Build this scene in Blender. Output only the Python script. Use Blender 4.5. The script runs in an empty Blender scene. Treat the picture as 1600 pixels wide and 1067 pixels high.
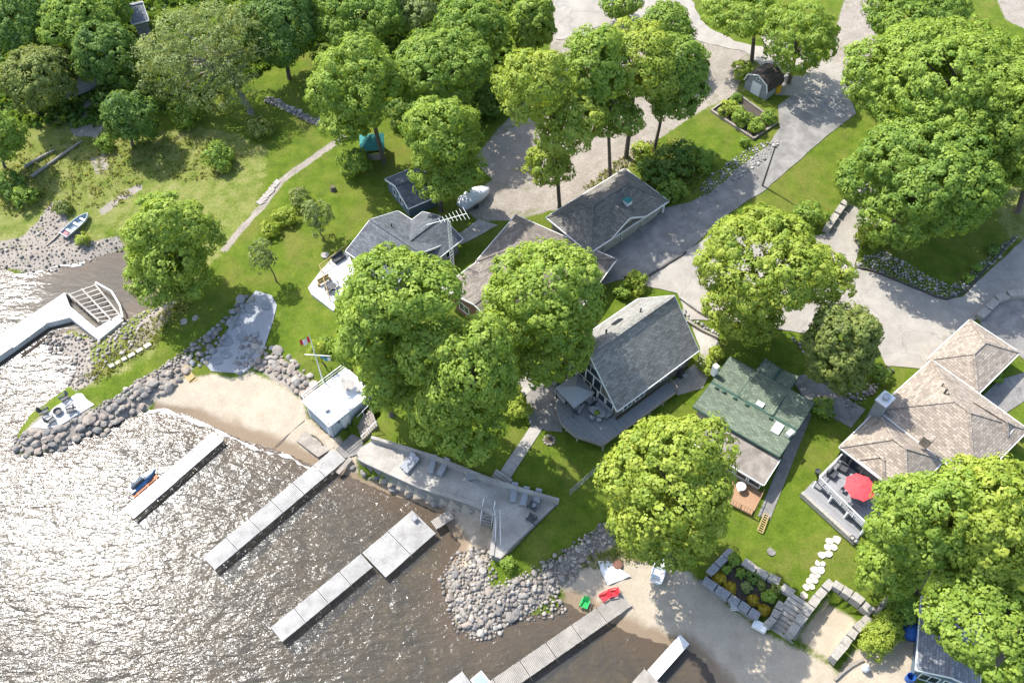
import bpy, bmesh, math, random
import numpy as np
from mathutils import Vector, Matrix, noise, geometry

# ------------------------------------------------------------------ camera, sky, sun, exposure
sc = bpy.context.scene
C = sc.collection
F_PX, PITCH, CAM_H = 1400.0, math.radians(53.0), 85.0
cam_d = bpy.data.cameras.new('camera'); cam = bpy.data.objects.new('camera', cam_d); C.objects.link(cam)
cam.location = (0, 0, CAM_H); cam.rotation_euler = (math.radians(90) - PITCH, 0, 0)
cam_d.sensor_width = 36; cam_d.lens = F_PX / 1600 * 36; cam_d.clip_start = 0.5; cam_d.clip_end = 6000
sc.camera = cam
SUN_AZ, SUN_EL = math.radians(-47), math.radians(53)
world = bpy.data.worlds.new('World'); sc.world = world; world.use_nodes = True
wn = world.node_tree; wn.nodes.clear()
sky = wn.nodes.new('ShaderNodeTexSky'); sky.sky_type = 'NISHITA'; sky.sun_disc = False
sky.sun_elevation = SUN_EL; sky.sun_rotation = SUN_AZ % (2 * math.pi); sky.dust_density = 1.5
bg = wn.nodes.new('ShaderNodeBackground'); bg.inputs[1].default_value = 0.15
wo = wn.nodes.new('ShaderNodeOutputWorld')
wn.links.new(sky.outputs[0], bg.inputs[0]); wn.links.new(bg.outputs[0], wo.inputs[0])
sun_d = bpy.data.lights.new('sun', 'SUN'); sun_d.energy = 3.1; sun_d.angle = math.radians(0.6); sun_d.color = (1, 0.965, 0.90)
sun = bpy.data.objects.new('sun', sun_d); C.objects.link(sun)
SUN = Vector((math.cos(SUN_EL) * math.sin(SUN_AZ), math.cos(SUN_EL) * math.cos(SUN_AZ), math.sin(SUN_EL)))
sun.rotation_euler = SUN.to_track_quat('Z', 'Y').to_euler(); sun.location = (-60, 80, 150)
vs = sc.view_settings
vs.view_transform = 'Standard'; vs.look = 'None'; vs.gamma = 1; vs.use_curve_mapping = False; vs.exposure = 1.32
sc.cycles.max_bounces = 6; sc.cycles.transparent_max_bounces = 6; sc.cycles.caustics_reflective = False
sc.cycles.caustics_refractive = False

random.seed(7)
rng = np.random.default_rng(11)
R = math.radians
Z = Vector((0, 0, 1))

# ------------------------------------------------------------------ photo point -> place in the world
def ray(px, py):
    u, v = px - 800.0, py - 533.5
    return Vector((u, F_PX * math.cos(PITCH) - v * math.sin(PITCH), -(F_PX * math.sin(PITCH) + v * math.cos(PITCH))))
def at(px, py, z=0.0):
    d = ray(px, py); t = (z - CAM_H) / d.z
    return Vector((d.x * t, d.y * t, z))
def on_vplane(px, py, p, h):                    # ray meets the upright plane through p along horizontal h
    n = Vector((-h.y, h.x, 0)); o = Vector((0, 0, CAM_H)); d = ray(px, py)
    return o + d * ((p - o).dot(n) / d.dot(n))
def scale_at(p):                                # photo pixels per metre at p
    dep = p.y * math.cos(PITCH) + (CAM_H - p.z) * math.sin(PITCH)
    return F_PX / dep
def q(c, r, x, y):                              # survey sheets: the photo cut into 4 x 4 enlarged tiles
    return ((0, 400, 800, 1180)[c] + x / 3.8095, (0, 260, 520, 787)[r] + y / 3.8095)
def qs(c, r, *pts): return [q(c, r, *p) for p in pts]

# ------------------------------------------------------------------ terrain
shore_px = [(-220, 340), (-60, 405), (0, 415), (24, 428), (52, 425), (89, 417), (136, 407), (168, 396), (195, 391), (222, 412), (240, 440), (252, 467),
 (231, 483), (199, 500), (172, 520), (150, 530), (110, 515), (68, 536), (87, 541), (115, 559), (121, 583), (105, 607), (52, 643), (29, 675), (21, 701),
 (39, 712), (97, 701), (123, 683), (157, 675), (200, 651), (231, 641), (249, 638), (297, 649), (341, 670), (378, 688), (424, 701),
 (452, 712), (487, 727), (526, 738), (547, 743), (568, 754), (610, 772), (652, 785), (686, 803), (700, 825), (720, 850), (712, 868), (697, 897), (702, 944),
 (715, 981), (752, 997), (788, 979), (820, 962), (860, 958), (885, 940), (905, 956), (947, 970), (984, 990), (1031, 1005), (1076, 1015),
 (1102, 1036), (1120, 1067), (1150, 1130)]
SH = [at(x, y, 0).to_2d() for x, y in shore_px]
SH = [Vector((-900, 260))] + SH + [Vector((120, -40)), Vector((900, -300)), Vector((900, -900)), Vector((-900, -900))]
SHn = np.array([tuple(p) for p in SH])
def inside(poly, X, Y):
    poly = np.asarray(poly, float); ins = np.zeros(X.shape, bool); n = len(poly); j = n - 1
    for i in range(n):
        xi, yi = poly[i]; xj, yj = poly[j]
        if yi != yj:
            ins ^= ((yi > Y) != (yj > Y)) & (X < (xj - xi) * (Y - yi) / (yj - yi) + xi)
        j = i
    return ins
def seg_dist(poly, X, Y, closed=True):
    poly = np.asarray(poly, float); d = np.full(X.shape, 1e9); n = len(poly)
    for i in range(n if closed else n - 1):
        a = poly[i]; b = poly[(i + 1) % n]; ab = b - a; l = max(ab @ ab, 1e-9)
        t = np.clip(((X - a[0]) * ab[0] + (Y - a[1]) * ab[1]) / l, 0, 1)
        d = np.minimum(d, (X - a[0] - t * ab[0]) ** 2 + (Y - a[1] - t * ab[1]) ** 2)
    return np.sqrt(d)
ctrl = [(30,330,.8),(100,300,1.5),(150,375,.6),(60,250,2),(200,250,2.5),(350,250,3),(300,150,3.5),(100,100,4),(400,50,5),(450,150,4),(300,330,2.3),
 (290,465,1.1),(400,380,2.6),(450,330,3),(500,250,3.4),(600,300,3.4),(700,200,4),(700,50,6),(200,575,1.3),(330,490,1.5),(130,545,.7),(95,630,1.1),(270,520,1.3),
 (400,500,2.0),(450,500,2.5),(480,560,2.7),(450,430,2.7),(560,450,3),(300,605,.7),(400,620,.8),(380,655,.4),(455,655,.8),(470,690,.4),(505,700,.6),(420,565,1.7),(360,530,1.2),
 (520,720,.7),(650,690,3.3),(750,720,3.2),(800,700,3.2),(850,760,3.0),(900,720,2.9),(700,600,3.1),(590,620,3.1),(910,800,2.2),(840,840,2.3),(800,880,1.7),
 (750,500,3.2),(850,500,3.3),(1000,560,3.4),(900,400,3.6),(1000,420,3.8),(1080,400,4.1),(1060,520,3.6),(1150,300,5),(1250,200,6.4),(1320,130,7.2),(1000,50,6.5),
 (850,250,4.2),(780,230,4.2),(950,200,5),(1100,130,6),(1120,440,4.1),(1400,500,4.4),(1450,450,4.6),(1560,400,5.3),(1330,330,5.1),(1450,300,6),(1550,200,7.4),(1590,50,8.5),
 (1240,600,4),(1300,600,4.2),(1120,560,3.6),(1090,650,3.2),(1150,820,2.4),(1250,800,3),(1200,850,2.7),(1300,880,2.8),(1350,920,2.8),(1250,700,3.4),(1450,620,4.3),(1570,720,4),(1500,850,3.4),
 (1580,1000,2),(1000,900,.9),(930,870,1.1),(1050,880,1.1),(1100,960,.8),(1200,1020,.8),(1000,950,.5),(1300,1050,1),(890,930,.3),(860,895,1),(760,930,.8),(740,890,.9),(720,960,.4),(785,870,1.7),
 (1100,905,1.0),(1190,980,.8),(600,750,.5),(680,785,.45),(745,835,.5),(1700,300,7),(1700,800,4),(1700,1100,2),(-200,100,4),(-200,-200,8),(800,-200,9),(1900,-200,12)]
CP = np.array([tuple(at(*c)) for c in ctrl])
_A = np.sqrt(((CP[:, None, :2] - CP[None, :, :2]) ** 2).sum(-1))
_M = np.block([[_A, np.ones((len(CP), 1))], [np.ones((1, len(CP))), np.zeros((1, 1))]])
_w = np.linalg.solve(_M + np.diag([.4] * len(CP) + [0]), np.append(CP[:, 2], 0))
def rbf(X, Y):
    out = np.full(X.shape, _w[-1])
    for i in range(len(CP)):
        out = out + _w[i] * np.sqrt((X - CP[i, 0]) ** 2 + (Y - CP[i, 1]) ** 2 + .5)
    return out
CLAMPS = []                                     # ground cut away below walls and stairs: (outline, highest level)
def height(X, Y):
    d = seg_dist(SHn, X, Y); wet = inside(SHn, X, Y)
    land = np.clip(rbf(X, Y), .18, 30) * np.clip(d / 2.2, 0, 1) ** .8
    bed = -np.clip(.05 + .075 * d, 0, 2.6)
    for pl, zm in CLAMPS: land = np.where(inside(pl, X, Y), np.minimum(land, zm), land)
    return np.where(wet, bed, land)
for _px, _z in (([(546, 738), (553, 718), (566, 716), (605, 736), (653, 758), (690, 770), (728, 782), (754, 792), (778, 806), (770, 868), (745, 874), (715, 850), (686, 803), (652, 785), (568, 754)], .35),
                ([(520, 700), (525, 690), (548, 668), (562, 660), (582, 640), (600, 650), (585, 672), (578, 690), (560, 712), (545, 716)], .8)):
    CLAMPS.append(([tuple(at(x, y, _z + .4).to_2d()) for x, y in _px], _z))
def hz(x, y): return float(height(np.array([x]), np.array([y]))[0])
def gnd(px, py):
    z = 2.0
    for k in range(14):
        p = at(px, py, z); z = z * .4 + hz(p.x, p.y) * .6
    p = at(px, py, z); p.z = hz(p.x, p.y)
    return p
def poly_w(pts): return [gnd(*p) for p in pts]

# ------------------------------------------------------------------ materials
MAT = {}
def mat(name, col, col2=None, rough=.8, scale=3.0, spots=0.0, bump=0.0, bscale=None, metal=0.0, coords='Object', kind=None, spec=.3, crack=0):
    if name in MAT: return MAT[name]
    m = bpy.data.materials.new(name); m.use_nodes = True; MAT[name] = m
    nt = m.node_tree; b = nt.nodes['Principled BSDF']; L = nt.links.new
    b.inputs['Roughness'].default_value = rough; b.inputs['Metallic'].default_value = metal
    b.inputs['Specular IOR Level'].default_value = spec
    col2 = col2 or tuple(c * .78 for c in col)
    tc = nt.nodes.new('ShaderNodeTexCoord')
    n1 = nt.nodes.new('ShaderNodeTexNoise'); n1.inputs['Scale'].default_value = scale; n1.inputs['Detail'].default_value = 6; n1.inputs['Roughness'].default_value = .65
    src = tc.outputs['UV'] if coords == 'UV' else tc.outputs['Object']
    L(src, n1.inputs['Vector'])
    cr = nt.nodes.new('ShaderNodeValToRGB'); cr.color_ramp.elements[0].position = .3; cr.color_ramp.elements[1].position = .7
    cr.color_ramp.elements[0].color = (*col2, 1); cr.color_ramp.elements[1].color = (*col, 1)
    L(n1.outputs[0], cr.inputs[0]); out = cr.outputs[0]; hgt = n1.outputs[0]
    if kind in ('shingle', 'plank', 'siding', 'block'):
        br = nt.nodes.new('ShaderNodeTexBrick'); L(tc.outputs['UV'], br.inputs['Vector'])
        w, h = {'shingle': (.55, .26), 'plank': (4.0, .15), 'siding': (6.0, .2), 'block': (.8, .4)}[kind]
        br.inputs['Scale'].default_value = 1; br.inputs['Brick Width'].default_value = w; br.inputs['Row Height'].default_value = h
        br.inputs['Mortar Size'].default_value = {'shingle': .022, 'plank': .012, 'siding': .02, 'block': .02}[kind]
        lo, hi = (.72, 1.25) if kind == 'shingle' else (.86, 1.1)
        br.inputs['Color1'].default_value = (lo, lo, lo, 1); br.inputs['Color2'].default_value = (hi, hi, hi, 1)
        br.inputs['Mortar'].default_value = (.55, .55, .55, 1)
        mx = nt.nodes.new('ShaderNodeMix'); mx.data_type = 'RGBA'; mx.blend_type = 'MULTIPLY'; mx.inputs[0].default_value = 1
        L(out, mx.inputs[6]); L(br.outputs['Color'], mx.inputs[7]); out = mx.outputs[2]; hgt = br.outputs['Fac']
        bp = nt.nodes.new('ShaderNodeBump'); bp.inputs['Strength'].default_value = .5; bp.inputs['Distance'].default_value = .02; bp.invert = True
        L(hgt, bp.inputs['Height']); L(bp.outputs[0], b.inputs['Normal'])
    if spots:
        n2 = nt.nodes.new('ShaderNodeTexNoise'); n2.inputs['Scale'].default_value = scale * .13; n2.inputs['Detail'].default_value = 5
        L(src, n2.inputs['Vector'])
        r2 = nt.nodes.new('ShaderNodeMapRange'); r2.inputs[1].default_value = .35; r2.inputs[2].default_value = .65; r2.inputs[3].default_value = 1 - spots; r2.inputs[4].default_value = 1 + spots * .5
        L(n2.outputs[0], r2.inputs[0])
        mx = nt.nodes.new('ShaderNodeMix'); mx.data_type = 'RGBA'; mx.blend_type = 'MULTIPLY'; mx.inputs[0].default_value = 1
        L(out, mx.inputs[6]); L(r2.outputs[0], mx.inputs[7]); out = mx.outputs[2]
    if crack:
        nd = nt.nodes.new('ShaderNodeTexNoise'); nd.inputs['Scale'].default_value = .7; nd.inputs['Detail'].default_value = 4; L(src, nd.inputs['Vector'])
        ad = nt.nodes.new('ShaderNodeVectorMath'); ad.operation = 'MULTIPLY_ADD'; ad.inputs[1].default_value = (2.2, 2.2, 2.2); L(nd.outputs['Color'], ad.inputs[0]); L(src, ad.inputs[2])
        vo = nt.nodes.new('ShaderNodeTexVoronoi'); vo.feature = 'DISTANCE_TO_EDGE'; vo.inputs['Scale'].default_value = crack; L(ad.outputs[0], vo.inputs['Vector'])
        r3 = nt.nodes.new('ShaderNodeMapRange'); r3.inputs[1].default_value = .002; r3.inputs[2].default_value = .012; r3.inputs[3].default_value = .8; r3.inputs[4].default_value = 1; L(vo.outputs['Distance'], r3.inputs[0])
        n4 = nt.nodes.new('ShaderNodeTexNoise'); n4.inputs['Scale'].default_value = .22; n4.inputs['Detail'].default_value = 8; n4.inputs['Roughness'].default_value = .75; n4.inputs['Distortion'].default_value = 1.2; L(src, n4.inputs['Vector'])
        r4 = nt.nodes.new('ShaderNodeMapRange'); r4.inputs[1].default_value = .4; r4.inputs[2].default_value = .62; r4.inputs[3].default_value = .88; r4.inputs[4].default_value = 1.06; L(n4.outputs[0], r4.inputs[0])
        for s_ in (r3, r4):
            mx = nt.nodes.new('ShaderNodeMix'); mx.data_type = 'RGBA'; mx.blend_type = 'MULTIPLY'; mx.inputs[0].default_value = 1
            L(out, mx.inputs[6]); L(s_.outputs[0], mx.inputs[7]); out = mx.outputs[2]
    L(out, b.inputs['Base Color'])
    if bump and not kind:
        n3 = nt.nodes.new('ShaderNodeTexNoise'); n3.inputs['Scale'].default_value = bscale or scale * 2; n3.inputs['Detail'].default_value = 5
        L(src, n3.inputs['Vector'])
        bp = nt.nodes.new('ShaderNodeBump'); bp.inputs['Strength'].default_value = bump; bp.inputs['Distance'].default_value = .08
        L(n3.outputs[0], bp.inputs['Height']); L(bp.outputs[0], b.inputs['Normal'])
    return m
def leaf_mat(name, c1, c2, trans=.4):
    m = bpy.data.materials.new(name); m.use_nodes = True; MAT[name] = m
    nt = m.node_tree; L = nt.links.new; nt.nodes.clear()
    at_ = nt.nodes.new('ShaderNodeAttribute'); at_.attribute_name = 'tint'
    mx = nt.nodes.new('ShaderNodeMix'); mx.data_type = 'RGBA'; mx.inputs[6].default_value = (*c1, 1); mx.inputs[7].default_value = (*c2, 1)
    L(at_.outputs['Fac'], mx.inputs[0])
    d = nt.nodes.new('ShaderNodeBsdfDiffuse'); t = nt.nodes.new('ShaderNodeBsdfTranslucent'); g = nt.nodes.new('ShaderNodeBsdfGlossy')
    g.inputs['Roughness'].default_value = .6; g.inputs['Color'].default_value = (1, 1, 1, 1)
    L(mx.outputs[2], d.inputs[0])
    tm = nt.nodes.new('ShaderNodeMix'); tm.data_type = 'RGBA'; tm.blend_type = 'MULTIPLY'; tm.inputs[0].default_value = 1; tm.inputs[7].default_value = (1.25, 1.1, .6, 1)
    L(mx.outputs[2], tm.inputs[6]); L(tm.outputs[2], t.inputs[0])
    m1 = nt.nodes.new('ShaderNodeMixShader'); m1.inputs[0].default_value = trans; L(d.outputs[0], m1.inputs[1]); L(t.outputs[0], m1.inputs[2])
    m2 = nt.nodes.new('ShaderNodeMixShader'); m2.inputs[0].default_value = .018; L(m1.outputs[0], m2.inputs[1]); L(g.outputs[0], m2.inputs[2])
    o = nt.nodes.new('ShaderNodeOutputMaterial'); L(m2.outputs[0], o.inputs[0])
    return m
leaf_mat('leaf_maple', (.195, .305, .035), (.36, .465, .07))
leaf_mat('leaf_deep', (.155, .265, .035), (.30, .41, .055))
leaf_mat('leaf_yellow', (.24, .335, .035), (.43, .49, .07))
leaf_mat('leaf_grey', (.19, .25, .07), (.36, .42, .14))
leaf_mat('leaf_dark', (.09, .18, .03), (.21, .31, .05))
leaf_mat('leaf_olive', (.15, .205, .04), (.31, .35, .085))
leaf_mat('leaf_gold', (.36, .27, .02), (.55, .44, .03))
leaf_mat('grass_blade', (.17, .21, .04), (.36, .36, .12), .5)
mat('bark', (.17, .14, .11), (.08, .065, .05), .95, 5, bump=.6)
mat('bark_pale', (.34, .31, .27), (.2, .18, .15), .95, 5, bump=.6)
mat('asphalt', (.265, .25, .228), (.205, .195, .18), .95, 6, spots=.22, bump=.15, crack=.13)
mat('court', (.35, .32, .275), (.30, .273, .235), .92, 4, spots=.1, bump=.1, crack=.13)
mat('concrete', (.41, .38, .335), (.33, .305, .27), .9, 3, spots=.2, bump=.15, crack=.25)
mat('concrete_pale', (.58, .56, .53), (.50, .48, .455), .85, 3, spots=.14, bump=.1)
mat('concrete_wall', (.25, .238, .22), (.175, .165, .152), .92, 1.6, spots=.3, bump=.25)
mat('gravel_strip', (0.294, 0.266, 0.231), (0.175, 0.161, 0.14), .95, 10, spots=.25, bump=.8)
mat('rubber_edge', (.09, .08, .075), None, .9)
mat('dock_white', (0.697, 0.68, 0.646), (0.612, 0.595, 0.561), .7, 4, spots=.1)
mat('dock_grey', (0.448, 0.432, 0.408), (0.32, 0.308, 0.288), .85, 5, spots=.22)
mat('dock_tan', (0.391, 0.357, 0.315), (0.281, 0.255, 0.221), .85, 5, spots=.22)
mat('dock_frame', (.16, .14, .12), None, .9)
mat('wood_weathered', (.35, .31, .26), (.22, .19, .16), .9, 6, spots=.2)
mat('wood_yellow', (0.4, 0.296, 0.128), (0.304, 0.216, 0.088), .7, 5)
mat('wood_orange', (.37, .225, .13), (.27, .16, .09), .65, 5)
mat('wood_deck_blue', (.27, .28, .275), (.19, .20, .20), .7, 4, kind='plank')
mat('deck_composite', (.30, .30, .31), (.25, .25, .26), .7, 4, kind='plank')
mat('white_paint', (.80, .79, .76), (.70, .69, .66), .6, 3)
mat('white_plain', (.83, .82, .80), (.76, .75, .73), .5, 3)
mat('metal_grey', (.45, .46, .47), (.35, .36, .37), .45, 6, metal=.6)
mat('metal_dark', (.06, .06, .065), None, .5, 6)
mat('roof_chalet', (.30, .29, .26), (.235, .228, .205), .9, 3, kind='shingle', spots=.1)
mat('roof_blue', (.135, .145, .158), (.10, .108, .118), .9, 3, kind='shingle', spots=.12)
mat('roof_brown', (.235, .20, .165), (.165, .142, .118), .92, 3, kind='shingle', spots=.15)
mat('roof_garage', (.215, .198, .172), (.155, .143, .125), .92, 3, kind='shingle', spots=.15)
mat('roof_green', (.165, .20, .142), (.125, .155, .11), .85, 3, kind='shingle', spots=.12)
mat('roof_green_cap', (.05, .10, .075), None, .8)
mat('roof_gravel', (.29, .255, .22), (.20, .175, .15), .95, 8, spots=.3, bump=.4)
mat('roof_tan', (.39, .325, .258), (.265, .22, .175), .92, 3, kind='shingle', spots=.08)
mat('roof_shed', (.10, .075, .06), (.06, .045, .04), .9, 3, kind='shingle')
mat('roof_teal', (.05, .25, .23), (.03, .18, .17), .6, 3, kind='siding')
mat('roof_slate', (.22, .23, .245), (.16, .168, .18), .9, 3, kind='shingle')
mat('wall_olive', (.20, .19, .155), (.16, .15, .125), .85, 3, kind='siding')
mat('wall_brick', (.26, .13, .085), (.17, .085, .06), .9, 3, kind='block')
mat('wall_cream', (.44, .41, .35), (.36, .335, .29), .85, 3, kind='siding')
mat('wall_grey', (.35, .36, .37), (.28, .29, .30), .85, 3, kind='siding')
mat('wall_blue', (.16, .21, .25), (.11, .15, .18), .8, 3, kind='siding')
mat('wall_boathouse', (.50, .53, .56), (.40, .43, .46), .85, 2, spots=.15)
mat('door_blue', (.33, .40, .47), (.27, .33, .39), .7, 3, kind='siding')
mat('glass', (.035, .045, .055), (.02, .03, .04), .06, 2, spec=.6)
mat('canopy_fabric', (.40, .40, .41), (.35, .35, .36), .85, 4)
mat('cushion', (.33, .34, .36), None, .9, 4)
mat('umbrella_red', (.78, .075, .085), (.66, .05, .06), .75, 3)
mat('flag_red', (.65, .03, .03), None, .7); mat('flag_blue', (.05, .25, .42), None, .7); mat('flag_white', (.8, .8, .8), None, .7)
mat('plastic_green', (.02, .38, .09), (.015, .30, .07), .45); mat('plastic_red', (.60, .045, .06), (.48, .03, .045), .45)
mat('plastic_yellow', (.70, .42, .02), None, .45); mat('plastic_blue', (.03, .12, .42), None, .5); mat('plastic_dark', (.07, .075, .08), None, .6)
mat('hull_white', (.66, .69, .71), (.56, .59, .61), .4, 3); mat('hull_inside', (.30, .36, .40), (.22, .27, .30), .6, 3); mat('hull_blue', (.06, .16, .30), None, .35)
mat('hull_orange', (.40, .12, .03), None, .5)
mat('tarp_white', (.72, .72, .71), (.60, .60, .60), .55, 2, bump=.3, bscale=1.5)
mat('rock_a', (.34, .305, .265), (.17, .152, .132), .95, 4, bump=.8, bscale=5); mat('rock_b', (.27, .25, .23), (.12, .112, .105), .95, 4, bump=.8, bscale=5)
mat('rock_c', (.38, .32, .265), (.21, .175, .145), .95, 4, bump=.8, bscale=5); mat('rock_pale', (.42, .385, .335), (.25, .23, .20), .95, 3, bump=.7, bscale=4)
mat('rock_grey', (0.324, 0.324, 0.329), (0.18, 0.18, 0.184), .95, 4, bump=.8, bscale=5)
mat('pebble_patio', (0.36, 0.37, 0.385), (0.24, 0.25, 0.26), .95, 9, bump=.8)
mat('flagstone', (.27, .285, .30), (.20, .21, .225), .9, 4, spots=.15)
mat('stone_cream', (0.544, 0.493, 0.399), (0.425, 0.383, 0.306), .9, 4)
mat('mulch', (.10, .085, .068), (.055, .046, .038), 1, 6, bump=.8)
mat('sandbox', (0.36, 0.31, 0.252), (0.288, 0.245, 0.194), .97, 3, spots=.15, bump=.3)

# ------------------------------------------------------------------ mesh helpers
def tag(o, label, cat, group=None):
    o['label'] = label; o['category'] = cat
    if group: o['group'] = group
    return o
def thing(name, label, cat, loc, group=None):
    o = bpy.data.objects.new(name, None); C.objects.link(o); o.location = loc
    o.empty_display_size = .3
    return tag(o, label, cat, group)
def struct(o): o['kind'] = 'structure'; return o
def stuff(o): o['kind'] = 'stuff'; return o
class MB:
    """collects shapes in world coordinates and links them as one mesh"""
    def __init__(s, ang=0.0): s.v = []; s.f = []; s.ang = ang; s.smooth = False
    def add(s, vs, fs):
        n = len(s.v); s.v += [tuple(v) for v in vs]; s.f += [tuple(i + n for i in f) for f in fs]; return s
    def obox(s, c, u, v, w, a, b, h):            # centre, three axes, half sizes
        c = Vector(c); P = [c + u * (a * i) + v * (b * j) + w * (h * k) for k in (-1, 1) for j in (-1, 1) for i in (-1, 1)]
        return s.add(P, [(0, 2, 3, 1), (4, 5, 7, 6), (0, 1, 5, 4), (2, 6, 7, 3), (0, 4, 6, 2), (1, 3, 7, 5)])
    def box(s, c, sz, rz=0.0):
        u = Vector((math.cos(rz), math.sin(rz), 0)); v = Vector((-u.y, u.x, 0))
        return s.obox(c, u, v, Z, sz[0] / 2, sz[1] / 2, sz[2] / 2)
    def beam(s, a, b, w, h=None):
        a = Vector(a); b = Vector(b); d = b - a; l = d.length
        if l < 1e-6: return s
        d = d / l; up = Z if abs(d.z) < .95 else Vector((1, 0, 0))
        sd = d.cross(up).normalized(); up = sd.cross(d)
        return s.obox((a + b) / 2, d, sd, up, l / 2, w / 2, (h or w) / 2)
    def prism(s, poly, z0, z1):
        n = len(poly); P = [Vector((p[0], p[1], z0)) for p in poly] + [Vector((p[0], p[1], z1)) for p in poly]
        ar = sum(poly[i][0] * poly[(i + 1) % n][1] - poly[(i + 1) % n][0] * poly[i][1] for i in range(n))
        if ar < 0:
            P = P[:n][::-1] + P[n:][::-1]
        return s.add(P, [tuple(range(n))[::-1], tuple(range(n, 2 * n))] + [(i, (i + 1) % n, n + (i + 1) % n, n + i) for i in range(n)])
    def tube(s, pts, rad, n=8):
        pts = [Vector(p) for p in pts]; rad = rad if isinstance(rad, (list, tuple)) else [rad] * len(pts)
        V = []; fs = []
        for i, p in enumerate(pts):
            d = (pts[min(i + 1, len(pts) - 1)] - pts[max(i - 1, 0)]).normalized()
            up = Vector((1, 0, 0)) if abs(d.z) > .8 else Z
            a = d.cross(up).normalized(); b = d.cross(a)
            for k in range(n):
                t = 2 * math.pi * k / n; V.append(p + a * (math.cos(t) * rad[i]) + b * (math.sin(t) * rad[i]))
        for i in range(len(pts) - 1):
            for k in range(n): fs.append((i * n + k, i * n + (k + 1) % n, (i + 1) * n + (k + 1) % n, (i + 1) * n + k))
        fs.append(tuple(range(n))); fs.append(tuple(range((len(pts) - 1) * n, len(pts) * n))[::-1])
        return s.add(V, fs)
    def lathe(s, c, prof, n=16):
        c = Vector(c); V = []; fs = []
        for r, z in prof:
            for k in range(n): t = 2 * math.pi * k / n; V.append(c + Vector((r * math.cos(t), r * math.sin(t), z)))
        for i in range(len(prof) - 1):
            for k in range(n): fs.append((i * n + k, i * n + (k + 1) % n, (i + 1) * n + (k + 1) % n, (i + 1) * n + k))
        fs.append(tuple(range(n))[::-1]); fs.append(tuple(range((len(prof) - 1) * n, len(prof) * n)))
        return s.add(V, fs)
    def slab(s, pts, t):                          # a flat polygon in space with thickness t straight down
        n = len(pts); P = [Vector(p) for p in pts]; nn = Vector((0, 0, 0))
        for i in range(n): nn += P[i].cross(P[(i + 1) % n])
        if nn.z < 0: P = P[::-1]
        Q = [p - Z * t for p in P]
        return s.add(P + Q, [tuple(range(n)), tuple(range(n, 2 * n))[::-1]] + [(i, n + i, n + (i + 1) % n, (i + 1) % n) for i in range(n)])
    def mesh(s, name, origin=Vector((0, 0, 0))):
        me = bpy.data.meshes.new(name); o = Vector(origin)
        me.from_pydata([(v[0] - o.x, v[1] - o.y, v[2] - o.z) for v in s.v], [], s.f)
        uv = me.uv_layers.new(name='UVMap'); ca, sa = math.cos(s.ang), math.sin(s.ang)
        buf = []
        for p in me.polygons:
            n = p.normal
            if abs(n.z) > .985: a = Vector((ca, sa, 0)); b = Vector((-sa, ca, 0))
            else: a = Z.cross(n).normalized(); b = n.cross(a)
            for vi in p.vertices: co = me.vertices[vi].co; buf += [co.dot(a), co.dot(b)]
        uv.data.foreach_set('uv', buf)
        if s.smooth: me.polygons.foreach_set('use_smooth', [True] * len(me.polygons))
        me.update(); return me
    def build(s, name, m, parent=None, root=None):
        """root: the thing whose place is the mesh's origin (parent may be one of its parts)"""
        if parent is not None:
            o_ = parent.matrix_basis.translation if parent.parent is None else None
            if o_ is None:
                o_ = parent.matrix_basis.translation + parent.parent.matrix_basis.translation
                if parent.parent.parent is not None: o_ = o_ + parent.parent.parent.matrix_basis.translation
            me = s.mesh(name, o_); ob = bpy.data.objects.new(name, me); ob.parent = parent
        else:
            c = Vector((sum(v[0] for v in s.v) / len(s.v), sum(v[1] for v in s.v) / len(s.v), min(v[2] for v in s.v)))
            me = s.mesh(name, c); ob = bpy.data.objects.new(name, me); ob.location = c
        C.objects.link(ob); me.materials.append(MAT[m] if isinstance(m, str) else m)
        return ob
def dup(root, loc=None, rz=None, label=None):
    def cp(o, par):
        c = o.copy(); C.objects.link(c); c.parent = par
        for ch in o.children: cp(ch, c)
        return c
    r = cp(root, None)
    if loc is not None: r.location = loc
    if rz is not None: r.rotation_euler = (0, 0, rz)
    if label: r['label'] = label
    return r

# ------------------------------------------------------------------ ground: one sheet, fine in view, coarse to the horizon
TERR_Z = 2.6
terr_px = [(560, 715), (556, 707), (562, 699), q(1,2,690,640), q(1,2,860,692), q(1,2,1050,752), q(1,2,1370,880), q(1,2,1600,955), (838, 776), (873, 786), (838, 819),
           (802, 853), (783, 873), (768, 868), (776, 806), (754, 793), (728, 783), (690, 771), (653, 759), (605, 737), (570, 721)]
terr_w = [at(x, y, TERR_Z) for x, y in terr_px]
boat_c = dict(S=at(514, 667, 3.6), W=at(471, 626, 3.6), E=at(571, 621, 3.6))
_u = (boat_c['W'] - boat_c['S']); _v0 = (boat_c['E'] - boat_c['S'])
bu = _u.normalized(); bv = Vector((-bu.y, bu.x, 0)); bv = bv if bv.dot(_v0) > 0 else -bv
bL, bW = _u.length, _v0.dot(bv)
bW *= 1.22
boat_poly = [boat_c['S'] + bu * a + bv * b for a, b in ((0, 0), (bL, 0), (bL, bW), (0, bW))]
pit_px = qs(3, 3, (250, 800), (440, 560), (590, 640), (640, 690), (450, 930))
pit_w = [at(x, y, 1.0) for x, y in pit_px]
def axis(lo, hi, st, far):
    a = list(np.arange(lo, hi + st / 2, st)); d = st; t = []; x = hi
    while x < far: d *= 1.35; x += d; t.append(x)
    b = []; d = st; x = lo
    while x > -far: d *= 1.35; x -= d; b.append(x)
    return np.array(b[::-1] + a + t)
xs = axis(-96, 96, .46, 1500); ys = axis(12, 160, .46, 1500)
GX, GY = np.meshgrid(xs, ys)
GZ = height(GX, GY)
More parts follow.
